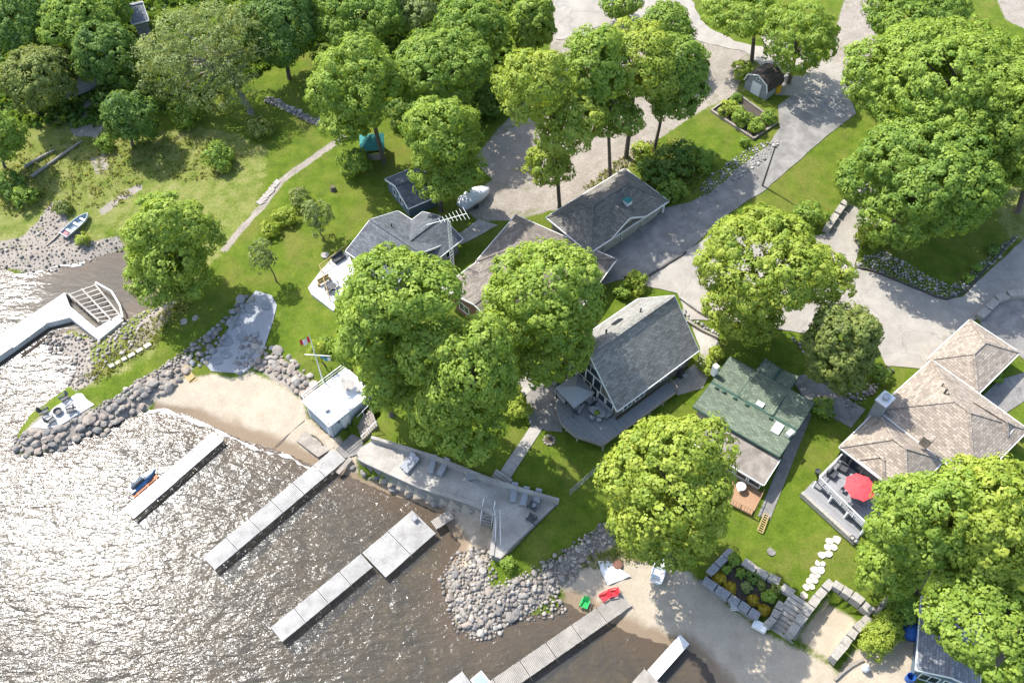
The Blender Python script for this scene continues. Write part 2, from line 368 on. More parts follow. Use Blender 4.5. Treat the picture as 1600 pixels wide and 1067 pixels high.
far = np.clip((np.hypot(GX, GY - 80) - 160) / 300, 0, 1); GZ = np.where(GZ > 0, GZ * (1 - far) + 6 * far, GZ)
ripple = .04 * np.sin(GX * 1.9 + 1.3 * np.sin(GY * .8)) * np.sin(GY * 1.7 + np.sin(GX * .9)) + .05 * np.sin(GX * .7 + 2) * np.sin(GY * .6)
GZ = np.where(GZ > .25, GZ + ripple, GZ)
ins = inside([p.to_2d() for p in terr_w], GX, GY); GZ = np.where(ins, 1.9, GZ)
ins = inside([p.to_2d() for p in boat_poly], GX, GY); GZ = np.where(ins, .5, GZ)
ins = inside([p.to_2d() for p in pit_w], GX, GY); GZ = np.where(ins, 1.0, GZ)
def zone(polys, feather=1.3):
    w = np.zeros(GX.shape)
    for pl in polys:
        W = [tuple(gnd(*p).to_2d()) for p in pl]
        sel = (GX > min(p[0] for p in W) - 4) & (GX < max(p[0] for p in W) + 4) & (GY > min(p[1] for p in W) - 4) & (GY < max(p[1] for p in W) + 4)
        x, y = GX[sel], GY[sel]; d = seg_dist(W, x, y) * np.where(inside(W, x, y), 1, -1)
        w[sel] = np.maximum(w[sel], np.clip(.5 + d / (2 * feather), 0, 1))
    return w
def band(pts, half):                              # a strip along a photo polyline, half width in photo pixels
    L = []; Rr = []
    for i, p in enumerate(pts):
        a = Vector(pts[max(i - 1, 0)]); b = Vector(pts[min(i + 1, len(pts) - 1)]); d = (b - a).normalized(); n = Vector((-d.y, d.x)) * half
        L.append((p[0] + n.x, p[1] + n.y)); Rr.append((p[0] - n.x, p[1] - n.y))
    return L + Rr[::-1]
sand_z = zone([[(240, 640), (245, 612), (285, 592), (330, 584), (365, 592), (392, 580), (440, 603), (472, 622), (480, 650), (560, 705), (560, 745), (650, 765), (760, 805), (775, 850), (720, 890), (640, 800), (540, 760), (420, 715), (300, 665)],
 [(880, 910), (905, 880), (950, 870), (1000, 868), (1060, 885), (1092, 908), (1185, 985), (1240, 1010), (1300, 1040), (1330, 1100), (1100, 1120), (1000, 1020), (930, 990), (880, 955)],
 pit_px, [(1300, 1067), (1330, 1020), (1380, 1000), (1430, 1000), (1430, 1090), (1300, 1100)]])
path_left = [(348, 394), (375, 360), (408, 325), (440, 282), (490, 246), (541, 212)]
grav_z = zone([[(860, -30), (1060, -30), (1105, 60), (1175, 80), (1150, 145), (1085, 180), (1010, 230), (955, 285), (880, 325), (800, 345), (745, 345), (720, 320), (770, 280), (740, 250), (780, 200), (860, 120), (860, 60)],
 [(1290, 150), (1300, 60), (1330, -30), (1375, -30), (1370, 60), (1340, 150)], [(1550, -20), (1610, -20), (1630, 60), (1570, 30)],
 [(195, 385), (136, 410), (60, 430), (0, 418), (-40, 385), (30, 372), (62, 345), (75, 318), (100, 312), (105, 345), (140, 378), (185, 368)],
 [(105, 185), (130, 172), (165, 195), (150, 215), (115, 212)], [(140, 250), (165, 240), (172, 262), (150, 272)],
 [(66, 538), (90, 515), (125, 530), (150, 528), (140, 560), (155, 590), (121, 612), (105, 600)], [(215, 505), (250, 475), (275, 470), (262, 500), (230, 535), (200, 560)],
 [(695, 900), (700, 850), (740, 836), (762, 868), (760, 905), (772, 922), (800, 914), (840, 898), (890, 862), (945, 822), (965, 850), (930, 870), (890, 905), (860, 930), (800, 985), (740, 1003), (700, 960)],
 [(22, 695), (60, 650), (110, 640), (150, 640), (225, 590), (290, 555), (300, 580), (230, 640), (160, 670), (100, 700), (40, 710)],
 [(395, 568), (430, 555), (480, 590), (500, 625), (470, 622), (420, 590)]], .8)
grav_z = np.maximum(grav_z, zone([band(path_left, 4.5), band([(222, 290), (190, 308), (158, 333)], 5), band(qs(1,0,(60,590),(200,650),(330,720),(450,740)), 5)], .5))
wild_z = zone([[(-60, 120), (200, 210), (330, 200), (420, 230), (400, 330), (340, 400), (262, 480), (235, 560), (130, 610), (50, 560), (195, 330), (120, 420), (-60, 430)],
 [(1060, 170), (1130, 130), (1180, 80), (1200, 120), (1150, 150), (1110, 180)],
 [(930, 860), (990, 850), (1030, 880), (960, 885), (900, 890)], [(1540, 300), (1620, 280), (1620, 380), (1580, 370)], [(900, 290), (960, 250), (1000, 235), (990, 260), (930, 300)]], 2.0)
me = bpy.data.meshes.new('ground')
ny, nx = GX.shape
V = np.stack([GX, GY, GZ], -1).reshape(-1, 3)
idx = np.arange(nx * ny).reshape(ny, nx)
Fq = np.stack([idx[:-1, :-1], idx[:-1, 1:], idx[1:, 1:], idx[1:, :-1]], -1).reshape(-1, 4)
me.vertices.add(len(V)); me.vertices.foreach_set('co', V.ravel())
me.loops.add(Fq.size); me.loops.foreach_set('vertex_index', Fq.ravel())
me.polygons.add(len(Fq)); me.polygons.foreach_set('loop_start', np.arange(0, Fq.size, 4)); me.polygons.foreach_set('loop_total', np.full(len(Fq), 4))
me.update(); me.polygons.foreach_set('use_smooth', np.ones(len(Fq), bool))
ca = me.color_attributes.new('zone', 'FLOAT_COLOR', 'POINT')
ca.data.foreach_set('color', np.stack([sand_z, grav_z, wild_z, np.ones_like(sand_z)], -1).ravel().astype(np.float32))
m = bpy.data.materials.new('ground'); m.use_nodes = True; nt = m.node_tree; L = nt.links.new; bs = nt.nodes['Principled BSDF']
bs.inputs['Roughness'].default_value = .95; bs.inputs['Specular IOR Level'].default_value = .15
geo = nt.nodes.new('ShaderNodeNewGeometry'); za = nt.nodes.new('ShaderNodeAttribute'); za.attribute_name = 'zone'
sp = nt.nodes.new('ShaderNodeSeparateColor'); L(za.outputs['Color'], sp.inputs[0])
sz = nt.nodes.new('ShaderNodeSeparateXYZ'); L(geo.outputs['Position'], sz.inputs[0])
def nz(scale, detail=6, rough=.6, dist=0):
    n = nt.nodes.new('ShaderNodeTexNoise'); n.inputs['Scale'].default_value = scale; n.inputs['Detail'].default_value = detail
    n.inputs['Roughness'].default_value = rough; n.inputs['Distortion'].default_value = dist; L(geo.outputs['Position'], n.inputs['Vector']); return n.outputs[0]
def ramp(fac, stops):
    r = nt.nodes.new('ShaderNodeValToRGB'); e = r.color_ramp.elements
    while len(e) < len(stops): e.new(.5)
    for k, (p, c) in enumerate(stops): e[k].position = p; e[k].color = (*c, 1)
    L(fac, r.inputs[0]); return r.outputs[0]
def mixc(f, a, b, mode='MIX'):
    x = nt.nodes.new('ShaderNodeMix'); x.data_type = 'RGBA'; x.blend_type = mode
    for s_, v in ((0, f), (6, a), (7, b)):
        if hasattr(v, 'is_linked'): L(v, x.inputs[s_])
        elif isinstance(v, tuple): x.inputs[s_].default_value = (*v, 1)
        else: x.inputs[s_].default_value = v
    return x.outputs[2]
def mth(op, a, b=None, c=None):
    x = nt.nodes.new('ShaderNodeMath'); x.operation = op
    for k, v in enumerate((a, b, c)):
        if v is None: continue
        if hasattr(v, 'is_linked'): L(v, x.inputs[k])
        else: x.inputs[k].default_value = v
    return x.outputs[0]
def mrange(v, a, b, c=0, d=1):
    x = nt.nodes.new('ShaderNodeMapRange'); x.interpolation_type = 'SMOOTHSTEP'; L(v, x.inputs[0])
    for k, t in enumerate((a, b, c, d)): x.inputs[k + 1].default_value = t
    return x.outputs[0]
n_big, n_mid, n_fine, n_vf = nz(.09, 5), nz(.6, 6), nz(4, 5, .7), nz(16, 4, .7)
lawn = ramp(n_mid, [(.25, (.06, .105, .01)), (.48, (.098, .148, .014)), (.72, (.145, .185, .025))])
lawn = mixc(mrange(nz(.16, 8, .72, .8), .44, .68, 0, .75), lawn, (.165, .165, .042))
lawn = mixc(mrange(nz(1.6, 6, .75), .55, .7, 0, .5), lawn, (.055, .09, .012))
lawn = mixc(.8, lawn, ramp(n_vf, [(.32, (.32, .36, .25)), (.68, (1.15, 1.12, 1.0))]), 'MULTIPLY')
lawn = mixc(.5, lawn, ramp(n_fine, [(.32, (.55, .6, .5)), (.68, (1.25, 1.2, 1.1))]), 'MULTIPLY')
lawn = mixc(1.0, lawn, (1.2, 1.2, 1.2), 'MULTIPLY')
wild = ramp(n_mid, [(.22, (.09, .14, .02)), (.42, (.165, .20, .04)), (.6, (.235, .245, .075)), (.8, (.31, .28, .14))])
wild = mixc(.7, wild, ramp(n_fine, [(.3, (.35, .36, .3)), (.7, (1.15, 1.15, 1.1))]), 'MULTIPLY')
grav = ramp(n_fine, [(.25, (.175, .152, .128)), (.5, (.315, .275, .232)), (.75, (.41, .36, .305))])
grav = mixc(mrange(n_mid, .35, .7, 0, .5), grav, (.20, .175, .14))
grav = mixc(mrange(nz(.35, 7, .7), .56, .68, 0, .55), grav, (.13, .135, .045))
sand = ramp(n_mid, [(.3, (.385, .322, .238)), (.7, (.465, .395, .30))])
sand = mixc(.5, sand, ramp(n_fine, [(.3, (.7, .7, .7)), (.7, (1.1, 1.1, 1.1))]), 'MULTIPLY')
wet = mrange(mth('ADD', sz.outputs[2], mth('MULTIPLY', n_mid, .25)), .26, .52, 1, 0)
sand = mixc(wet, sand, (.235, .175, .118))
def edge(w, amt=.7): return mrange(mth('ADD', w, mth('MULTIPLY', mth('SUBTRACT', mth('ADD', mth('MULTIPLY', n_mid, .6), mth('MULTIPLY', n_fine, .4)), .5), amt)), .38, .62)
col = mixc(edge(sp.outputs[2], 1.0), lawn, wild)
col = mixc(edge(sp.outputs[1], .9), col, grav)
col = mixc(edge(sp.outputs[0], .5), col, sand)
bedc = ramp(nz(.5, 7, .7, .6), [(.3, (.045, .04, .014)), (.5, (.12, .10, .038)), (.7, (.235, .19, .095))])
bedc = mixc(mrange(sz.outputs[2], -.35, -.05), bedc, (.23, .165, .095))
col = mixc(mrange(sz.outputs[2], -.06, .04, 1, 0), col, bedc)
L(col, bs.inputs['Base Color'])
bp = nt.nodes.new('ShaderNodeBump'); bp.inputs['Strength'].default_value = .55; bp.inputs['Distance'].default_value = .12
L(mth('ADD', n_fine, mth('MULTIPLY', n_vf, .5)), bp.inputs['Height']); L(bp.outputs[0], bs.inputs['Normal'])
me.materials.append(m)
ground = bpy.data.objects.new('ground', me); C.objects.link(ground); struct(ground)

# ------------------------------------------------------------------ lake
me = bpy.data.meshes.new('lake_water')
S_ = 1500
me.from_pydata([(-S_, -S_, 0), (S_, -S_, 0), (S_, 400, 0), (-S_, 400, 0)], [], [(0, 1, 2, 3)])
water = bpy.data.objects.new('lake_water', me); C.objects.link(water); struct(water)
m = bpy.data.materials.new('lake_water'); m.use_nodes = True; nt = m.node_tree; L = nt.links.new; nt.nodes.clear()
geo = nt.nodes.new('ShaderNodeNewGeometry')
mp = nt.nodes.new('ShaderNodeMapping'); mp.inputs['Rotation'].default_value = (0, 0, R(14)); mp.inputs['Scale'].default_value = (.42, 1.0, 1); L(geo.outputs['Position'], mp.inputs[0])
def wz(scale, detail, dist=.6):
    n = nt.nodes.new('ShaderNodeTexNoise'); n.inputs['Scale'].default_value = scale; n.inputs['Detail'].default_value = detail
    n.inputs['Roughness'].default_value = .55; n.inputs['Distortion'].default_value = dist; L(mp.outputs[0], n.inputs['Vector']); return n.outputs[0]
w1, w2, w3 = wz(.7, 2), wz(2.3, 3, .9), wz(6.5, 2, .4)
hgt = mth('ADD', mth('ADD', mth('MULTIPLY', w1, .55), mth('MULTIPLY', w2, .26)), mth('MULTIPLY', w3, .07))
shel = nt.nodes.new('ShaderNodeVectorMath'); shel.operation = 'DISTANCE'; shel.inputs[1].default_value = at(206, 442, 0); L(geo.outputs['Position'], shel.inputs[0])
calm = mrange(shel.outputs['Value'], 8, 20, .1, 1.0)                    # the inlet behind the pier lies sheltered from the waves
gust = mrange(wz(.045, 3, .5), .3, .7, .7, 1.35)                       # breeze patches
hgt = mth('MULTIPLY', mth('MULTIPLY', hgt, gust), calm)
bp = nt.nodes.new('ShaderNodeBump'); bp.inputs['Strength'].default_value = 1.0; bp.inputs['Distance'].default_value = .335
L(hgt, bp.inputs['Height'])
gl = nt.nodes.new('ShaderNodeBsdfGlossy'); gl.inputs['Roughness'].default_value = .165; L(bp.outputs[0], gl.inputs['Normal'])
tr = nt.nodes.new('ShaderNodeBsdfTransparent'); tr.inputs[0].default_value = (.80, .70, .52, 1)
df = nt.nodes.new('ShaderNodeBsdfDiffuse'); df.inputs[0].default_value = (.115, .113, .105, 1); L(bp.outputs[0], df.inputs['Normal'])
mur = nt.nodes.new('ShaderNodeMixShader'); mur.inputs[0].default_value = .38; L(tr.outputs[0], mur.inputs[1]); L(df.outputs[0], mur.inputs[2])
fr = nt.nodes.new('ShaderNodeFresnel'); fr.inputs[0].default_value = 1.33; L(bp.outputs[0], fr.inputs['Normal'])
ms = nt.nodes.new('ShaderNodeMixShader'); L(fr.outputs[0], ms.inputs[0]); L(mur.outputs[0], ms.inputs[1]); L(gl.outputs[0], ms.inputs[2])
o = nt.nodes.new('ShaderNodeOutputMaterial'); L(ms.outputs[0], o.inputs[0]); me.materials.append(m)

# ------------------------------------------------------------------ driveways, courts, paths: sheets laid on the terrain
def densify(P, step):
    out = []
    for i, a in enumerate(P):
        b = P[(i + 1) % len(P)]; n = max(1, int((b - a).length / step))
        out += [a.lerp(b, k / n) for k in range(n)]
    return out
def sheet(name, px, m, lift=.07, step=1.0, skirt=.3, parent=None, wob=0.0):
    W = densify([gnd(*p).to_2d() for p in px], step)
    if wob: W = [p + Vector((noise.noise((p.x * .5, p.y * .5, 3)), noise.noise((p.x * .5, p.y * .5, 9)))) * wob for p in W]
    n = len(W); Wn = [tuple(p) for p in W]
    x0, x1 = min(p.x for p in W), max(p.x for p in W); y0, y1 = min(p.y for p in W), max(p.y for p in W)
    gx, gy = np.meshgrid(np.arange(x0, x1, step), np.arange(y0, y1, step)); gx = gx.ravel(); gy = gy.ravel()
    ok = inside(Wn, gx, gy) & (seg_dist(Wn, gx, gy) > step * .4)
    pts = W + [Vector((a, b)) for a, b in zip(gx[ok], gy[ok])]
    vv, ee, ff, *_ = geometry.delaunay_2d_cdt(pts, [(i, (i + 1) % n) for i in range(n)], [], 1, 1e-4)
    X = np.array([p.x for p in vv]); Y = np.array([p.y for p in vv]); H = height(X, Y)
    H = H + np.where(H > .25, .04 * np.sin(X * 1.9 + 1.3 * np.sin(Y * .8)) * np.sin(Y * 1.7 + np.sin(X * .9)) + .05 * np.sin(X * .7 + 2) * np.sin(Y * .6), 0) + lift
    b = MB(); V = [Vector(t) for t in zip(X, Y, H)]
    cnt = {}
    for f in ff:
        for k in range(len(f)): e = tuple(sorted((f[k], f[(k + 1) % len(f)]))); cnt[e] = cnt.get(e, 0) + 1
    F2 = [tuple(f) for f in ff]; nv = len(V); low = [v - Z * skirt for v in V]
    for f in list(F2):
        for k in range(len(f)):
            a, c = f[k], f[(k + 1) % len(f)]
            if cnt[tuple(sorted((a, c)))] == 1: F2.append((c, a, a + nv, c + nv))
    b.add(V + low, F2)
    o = b.build(name, m, parent)
    return o
struct(sheet('driveway', [(1215, 165), (1240, 148), (1325, 148), (1338, 178), (1290, 215), (1190, 302), (1140, 332), (1095, 374), (1072, 395), (1040, 414), (1010, 434), (968, 438), (940, 446), (925, 440), (935, 400), (985, 365), (1042, 325), (1080, 316), (1110, 302), (1150, 266), (1200, 228), (1218, 200)], 'asphalt', .075, wob=.22))
struct(sheet('parking_court', [(1004, 446), (1012, 432), (1072, 393), (1130, 355), (1200, 380), (1290, 366), (1352, 292), (1388, 306), (1345, 380), (1333, 418), (1380, 431), (1440, 457), (1478, 470), (1504, 463), (1600, 372), (1650, 340), (1650, 425), (1560, 472), (1520, 503), (1449, 566), (1440, 577), (1385, 572), (1362, 520), (1250, 520), (1130, 500), (1075, 500), (1058, 458)], 'court', .085, wob=.22))
struct(sheet('side_court', [(1531, 506), (1540, 484), (1570, 468), (1605, 462), (1680, 455), (1680, 565), (1600, 562)], 'asphalt', .08))
struct(sheet('upper_road', [(868, -40), (1050, -40), (1090, 20), (1110, 45), (1150, 66), (1190, 72), (1190, 50), (1290, 90), (1330, 110), (1335, 150), (1215, 150), (1175, 84), (1110, 70), (1080, 60), (1000, 45), (940, 40), (900, 60), (866, 62)], 'court', .06, wob=.6))
struct(sheet('rear_patio', [(1076, 498), (1122, 534), (1126, 560), (1113, 576), (1098, 606), (1060, 618), (1040, 606), (1092, 562), (1094, 545)], 'concrete', .08))
struct(sheet('garden_path', [(832, 662), (852, 664), (796, 750), (776, 747)], 'concrete', .08))
struct(sheet('side_path', [(1253, 640), (1268, 648), (1203, 812), (1184, 806)], 'asphalt', .08))
struct(sheet('walkway', [(688, 372), (720, 364), (748, 344), (778, 352), (742, 372), (722, 382)], 'concrete', .08))
struct(sheet('court_apron', [(1236, 590), (1262, 584), (1320, 622), (1352, 640), (1330, 668), (1300, 652), (1262, 632)], 'asphalt', .07))
struct(sheet('front_walk', [(1532, 622), (1560, 595), (1605, 580), (1640, 600), (1580, 640), (1556, 655)], 'asphalt', .07))

# wash of foam where the waves run out
m = bpy.data.materials.new('foam'); m.use_nodes = True; MAT['foam'] = m
m.node_tree.nodes['Principled BSDF'].inputs['Base Color'].default_value = (.45, .43, .39, 1); m.node_tree.nodes['Principled BSDF'].inputs['Roughness'].default_value = .6
def foam(i0, i1, w0, seed):
    P = [at(x, y, 0).to_2d() for x, y in shore_px[i0:i1]]; Q = []
    for a_, c_ in zip(P[:-1], P[1:]):
        n_ = max(1, int((c_ - a_).length / .25)); Q += [a_.lerp(c_, k / n_) for k in range(n_)]
    b_ = MB(); V = []
    for k, p in enumerate(Q):
        d = (Q[min(k + 3, len(Q) - 1)] - Q[max(k - 3, 0)]).normalized(); nrm = Vector((-d.y, d.x))
        c0 = -.25 + .5 * noise.noise((p.x * .35, p.y * .35, seed)); w = max(.0, w0 * (.55 + 1.1 * noise.noise((p.x * .8, p.y * .8, seed + 5)) + .5 * noise.noise((p.x * 3, p.y * 3, seed + 9))))
        A2, B2 = p + nrm * (c0 - w), p + nrm * (c0 + w * .5)
        V += [Vector((A2.x, A2.y, max(hz(A2.x, A2.y), 0) + .03)), Vector((B2.x, B2.y, max(hz(B2.x, B2.y), 0) + .03))]
    b_.add(V, [(2 * k, 2 * k + 2, 2 * k + 3, 2 * k + 1) for k in range(len(Q) - 1)]); o_ = b_.build('surf_foam', 'foam'); o_['kind'] = 'stuff'
i_a = shore_px.index((231, 641)); i_b = shore_px.index((526, 738))
foam(i_a, i_b + 1, .34, 1)
foam(shore_px.index((24, 428)), shore_px.index((168, 396)), .3, 4)

# ------------------------------------------------------------------ foliage
def leaf_mesh(name, P, N, S, T, seed):
    """P points, N normals, S sizes, T tints -> one mesh of folded leaf quads"""
    r = np.random.default_rng(seed); n = len(P)
    a = r.normal(size=(n, 3)); a -= (a * N).sum(1, keepdims=True) * N; a /= np.linalg.norm(a, axis=1, keepdims=True) + 1e-9
    b = np.cross(N, a); S = S[:, None]; asp = r.uniform(.6, 1.0, (n, 1))
    V = np.empty((n, 4, 3))
    V[:, 0] = P - a * S; V[:, 1] = P + b * S * asp - N * S * .25; V[:, 2] = P + a * S * .95; V[:, 3] = P - b * S * asp - N * S * .25
    me = bpy.data.meshes.new(name)
    me.vertices.add(n * 4); me.vertices.foreach_set('co', V.astype(np.float32).ravel())
    I = np.arange(n * 4); me.loops.add(n * 4); me.loops.foreach_set('vertex_index', I)
    me.polygons.add(n); me.polygons.foreach_set('loop_start', I[::4]); me.polygons.foreach_set('loop_total', np.full(n, 4))
    me.update()
    t = me.attributes.new('tint', 'FLOAT', 'POINT'); t.data.foreach_set('value', np.repeat(T, 4).astype(np.float32))
    return me
def unit(v): return v / (np.linalg.norm(v, axis=1, keepdims=True) + 1e-9)
def lobe_leaves(lobes, dens, leaf, seed, tuft=.62, per=16, cull=True, droop=0.0):
    r = np.random.default_rng(seed); PP = []; NN = []; SS = []; TT = []
    Cn = np.array([l[0] for l in lobes]); Rd = np.array([l[1] for l in lobes])
    for i in range(len(lobes)):
        a, c = Rd[i][0], Rd[i][2]; area = 4 * math.pi * ((a * a * 2 + a * c * 4) / 6)
        n = max(6, int(area * dens / (tuft * tuft)))
        d = unit(r.normal(size=(n, 3))); d = d[(d[:, 2] > -.6) | (r.random(n) < .35)]
        rad = r.uniform(.80, 1.08, (len(d), 1)); t = Cn[i] + d * Rd[i] * rad
        if cull:
            keep = np.ones(len(t), bool)
            for j in range(len(lobes)):
                if j != i: keep &= (((t - Cn[j]) / Rd[j]) ** 2).sum(1) > .5
            t = t[keep]; d = d[keep]
        if not len(t): continue
        nrm = unit(d / Rd[i] * Rd[i].mean() + np.array([0, 0, .55]))
        k = per; tr = tuft * r.uniform(.6, 1.3, (len(t), 1, 1))
        o = unit(r.normal(size=(len(t) * k, 3))).reshape(len(t), k, 3)
        flip = (o * nrm[:, None]).sum(2) < -.15; o[flip] *= -1
        p = t[:, None] + o * tr * r.uniform(.78, 1.06, (len(t), k, 1)) * np.array([1, 1, .8])
        nn = unit((o * .95 + nrm[:, None] * .55 + r.normal(size=o.shape) * .16).reshape(-1, 3))
        tint = np.clip(r.normal(.42, .26, (len(t), 1)) + r.normal(0, .1, (len(t), k)), 0, 1)
        PP.append(p.reshape(-1, 3)); NN.append(nn); SS.append(leaf * r.uniform(.6, 1.25, len(nn))); TT.append(tint.ravel())
    return map(np.concatenate, (PP, NN, SS, TT))
def sub_lobes(c, Rh, V, n, r, spread=.62, size=(.30, .46)):
    out = [(np.array(c), np.array([Rh * .62, Rh * .62, V * .62]))]
    g = math.pi * (3 - 5 ** .5); ph = r.uniform(0, 6)
    for k in range(n):
        z = 1 - (k + .5) * 1.75 / n; rr = math.sqrt(max(0, 1 - z * z)); t = ph + k * g + r.normal() * .25
        d = np.array([rr * math.cos(t), rr * math.sin(t), z]) * (spread + r.uniform(-.1, .16))
        s = r.uniform(*size)
        out.append((np.array(c) + d * np.array([Rh, Rh, V]), np.array([Rh * s, Rh * s, max(V, Rh * .6) * s * .9])))
    return out
def tree(name, label, base, ells, lm='leaf_maple', bark='bark', dens=.62, leaf=.168, lobes=24, trunk=None, cat='tree', tuft=.64, per=33, group=None, spread=.6, size=(.34, .5), n_limb=7):
    seed = int(base[0] * 7 + base[1] * 13); r = np.random.default_rng(seed)
    B = gnd(*base); L_ = []; cents = []
    for e in ells:
        cx, cy, rx, ry = e[:4]; off = e[4] if len(e) > 4 else 0
        d = ray(cx, cy); t = (B.y + off) / d.y; c = Vector((d.x * t, d.y * t, CAM_H + d.z * t))
        s = scale_at(c); Rh = rx / s; dh = math.hypot(c.x, c.y); sl = math.hypot(dh, CAM_H - c.z); sd, cd = (CAM_H - c.z) / sl, dh / sl
        V = math.sqrt(max((ry / s) ** 2 - (Rh * sd) ** 2, (.5 * Rh * cd) ** 2)) / cd; V = min(V, Rh * 1.5)
        c.z = max(c.z, B.z + V * .8 + .8)
        cents.append((c, Rh, V)); L_ += sub_lobes(tuple(c), Rh * .88, V * .9, max(6, int(lobes * (1 if len(ells) == 1 else .7))), r, spread, size)
    root = thing(name, label, cat, B, group); o = np.array(B)
    P, N, S, T = lobe_leaves([(l[0] - o, l[1]) for l in L_], dens, leaf, seed, tuft, per)
    me = leaf_mesh('crown', P, N, S, T, seed); me.materials.append(MAT[lm]); cr = bpy.data.objects.new('crown', me); C.objects.link(cr); cr.parent = root
    b = MB(); b.smooth = True; top = cents[0][0]; rad = trunk or max(.16, cents[0][1] * .052)
    bx = Vector((top.x, top.y, 0)) * .35 + Vector((B.x, B.y, 0)) * .65
    fork = Vector((bx.x, bx.y, B.z + max(1.2, (top.z - cents[0][2] * .55) - B.z)))
    b.tube([B - Z * .4, B + Z * .3, B.lerp(fork, .5) + Vector((r.normal() * .1, r.normal() * .1, 0)), fork], [rad * 1.7, rad * 1.15, rad * .95, rad * .8], 9)
    order = sorted(range(len(L_)), key=lambda k: r.random())[:n_limb] + [k for k in range(0, len(L_), max(1, len(L_) // max(1, len(ells))))]
    for k in order:
        e = Vector(L_[k][0]); mid = fork.lerp(e, .5) + Vector((r.normal() * .3, r.normal() * .3, .35))
        b.tube([fork - Z * .2, mid, e], [rad * .55, rad * .34, rad * .1], 6)
    b.build('trunk', bark, root)
    return root
def shrub(name, label, px, rx, ry=None, lm='leaf_deep', leaf=.12, dens=.5, tuft=.3, per=14, lobes=6, cat='shrub', group=None, z=None, base_z=None, h=None):
    """a bush that stands on the ground at px (its middle in the photo)"""
    B = gnd(*px) if base_z is None else at(px[0], px[1], base_z); seed = int(px[0] * 11 + px[1] * 5); r = np.random.default_rng(seed)
    s = scale_at(B); Rh = rx / s; V = h or Rh * .85
    P, N, S, T = lobe_leaves(sub_lobes((0, 0, V * .75), Rh * .92, V * .92, lobes, r, .55, (.38, .55)), dens, leaf, seed, min(tuft, Rh * .45), per)
    me = leaf_mesh(name, P, N, S, T, seed); me.materials.append(MAT[lm]); o = bpy.data.objects.new(name, me); C.objects.link(o); o.location = B
    return tag(o, label, cat, group)

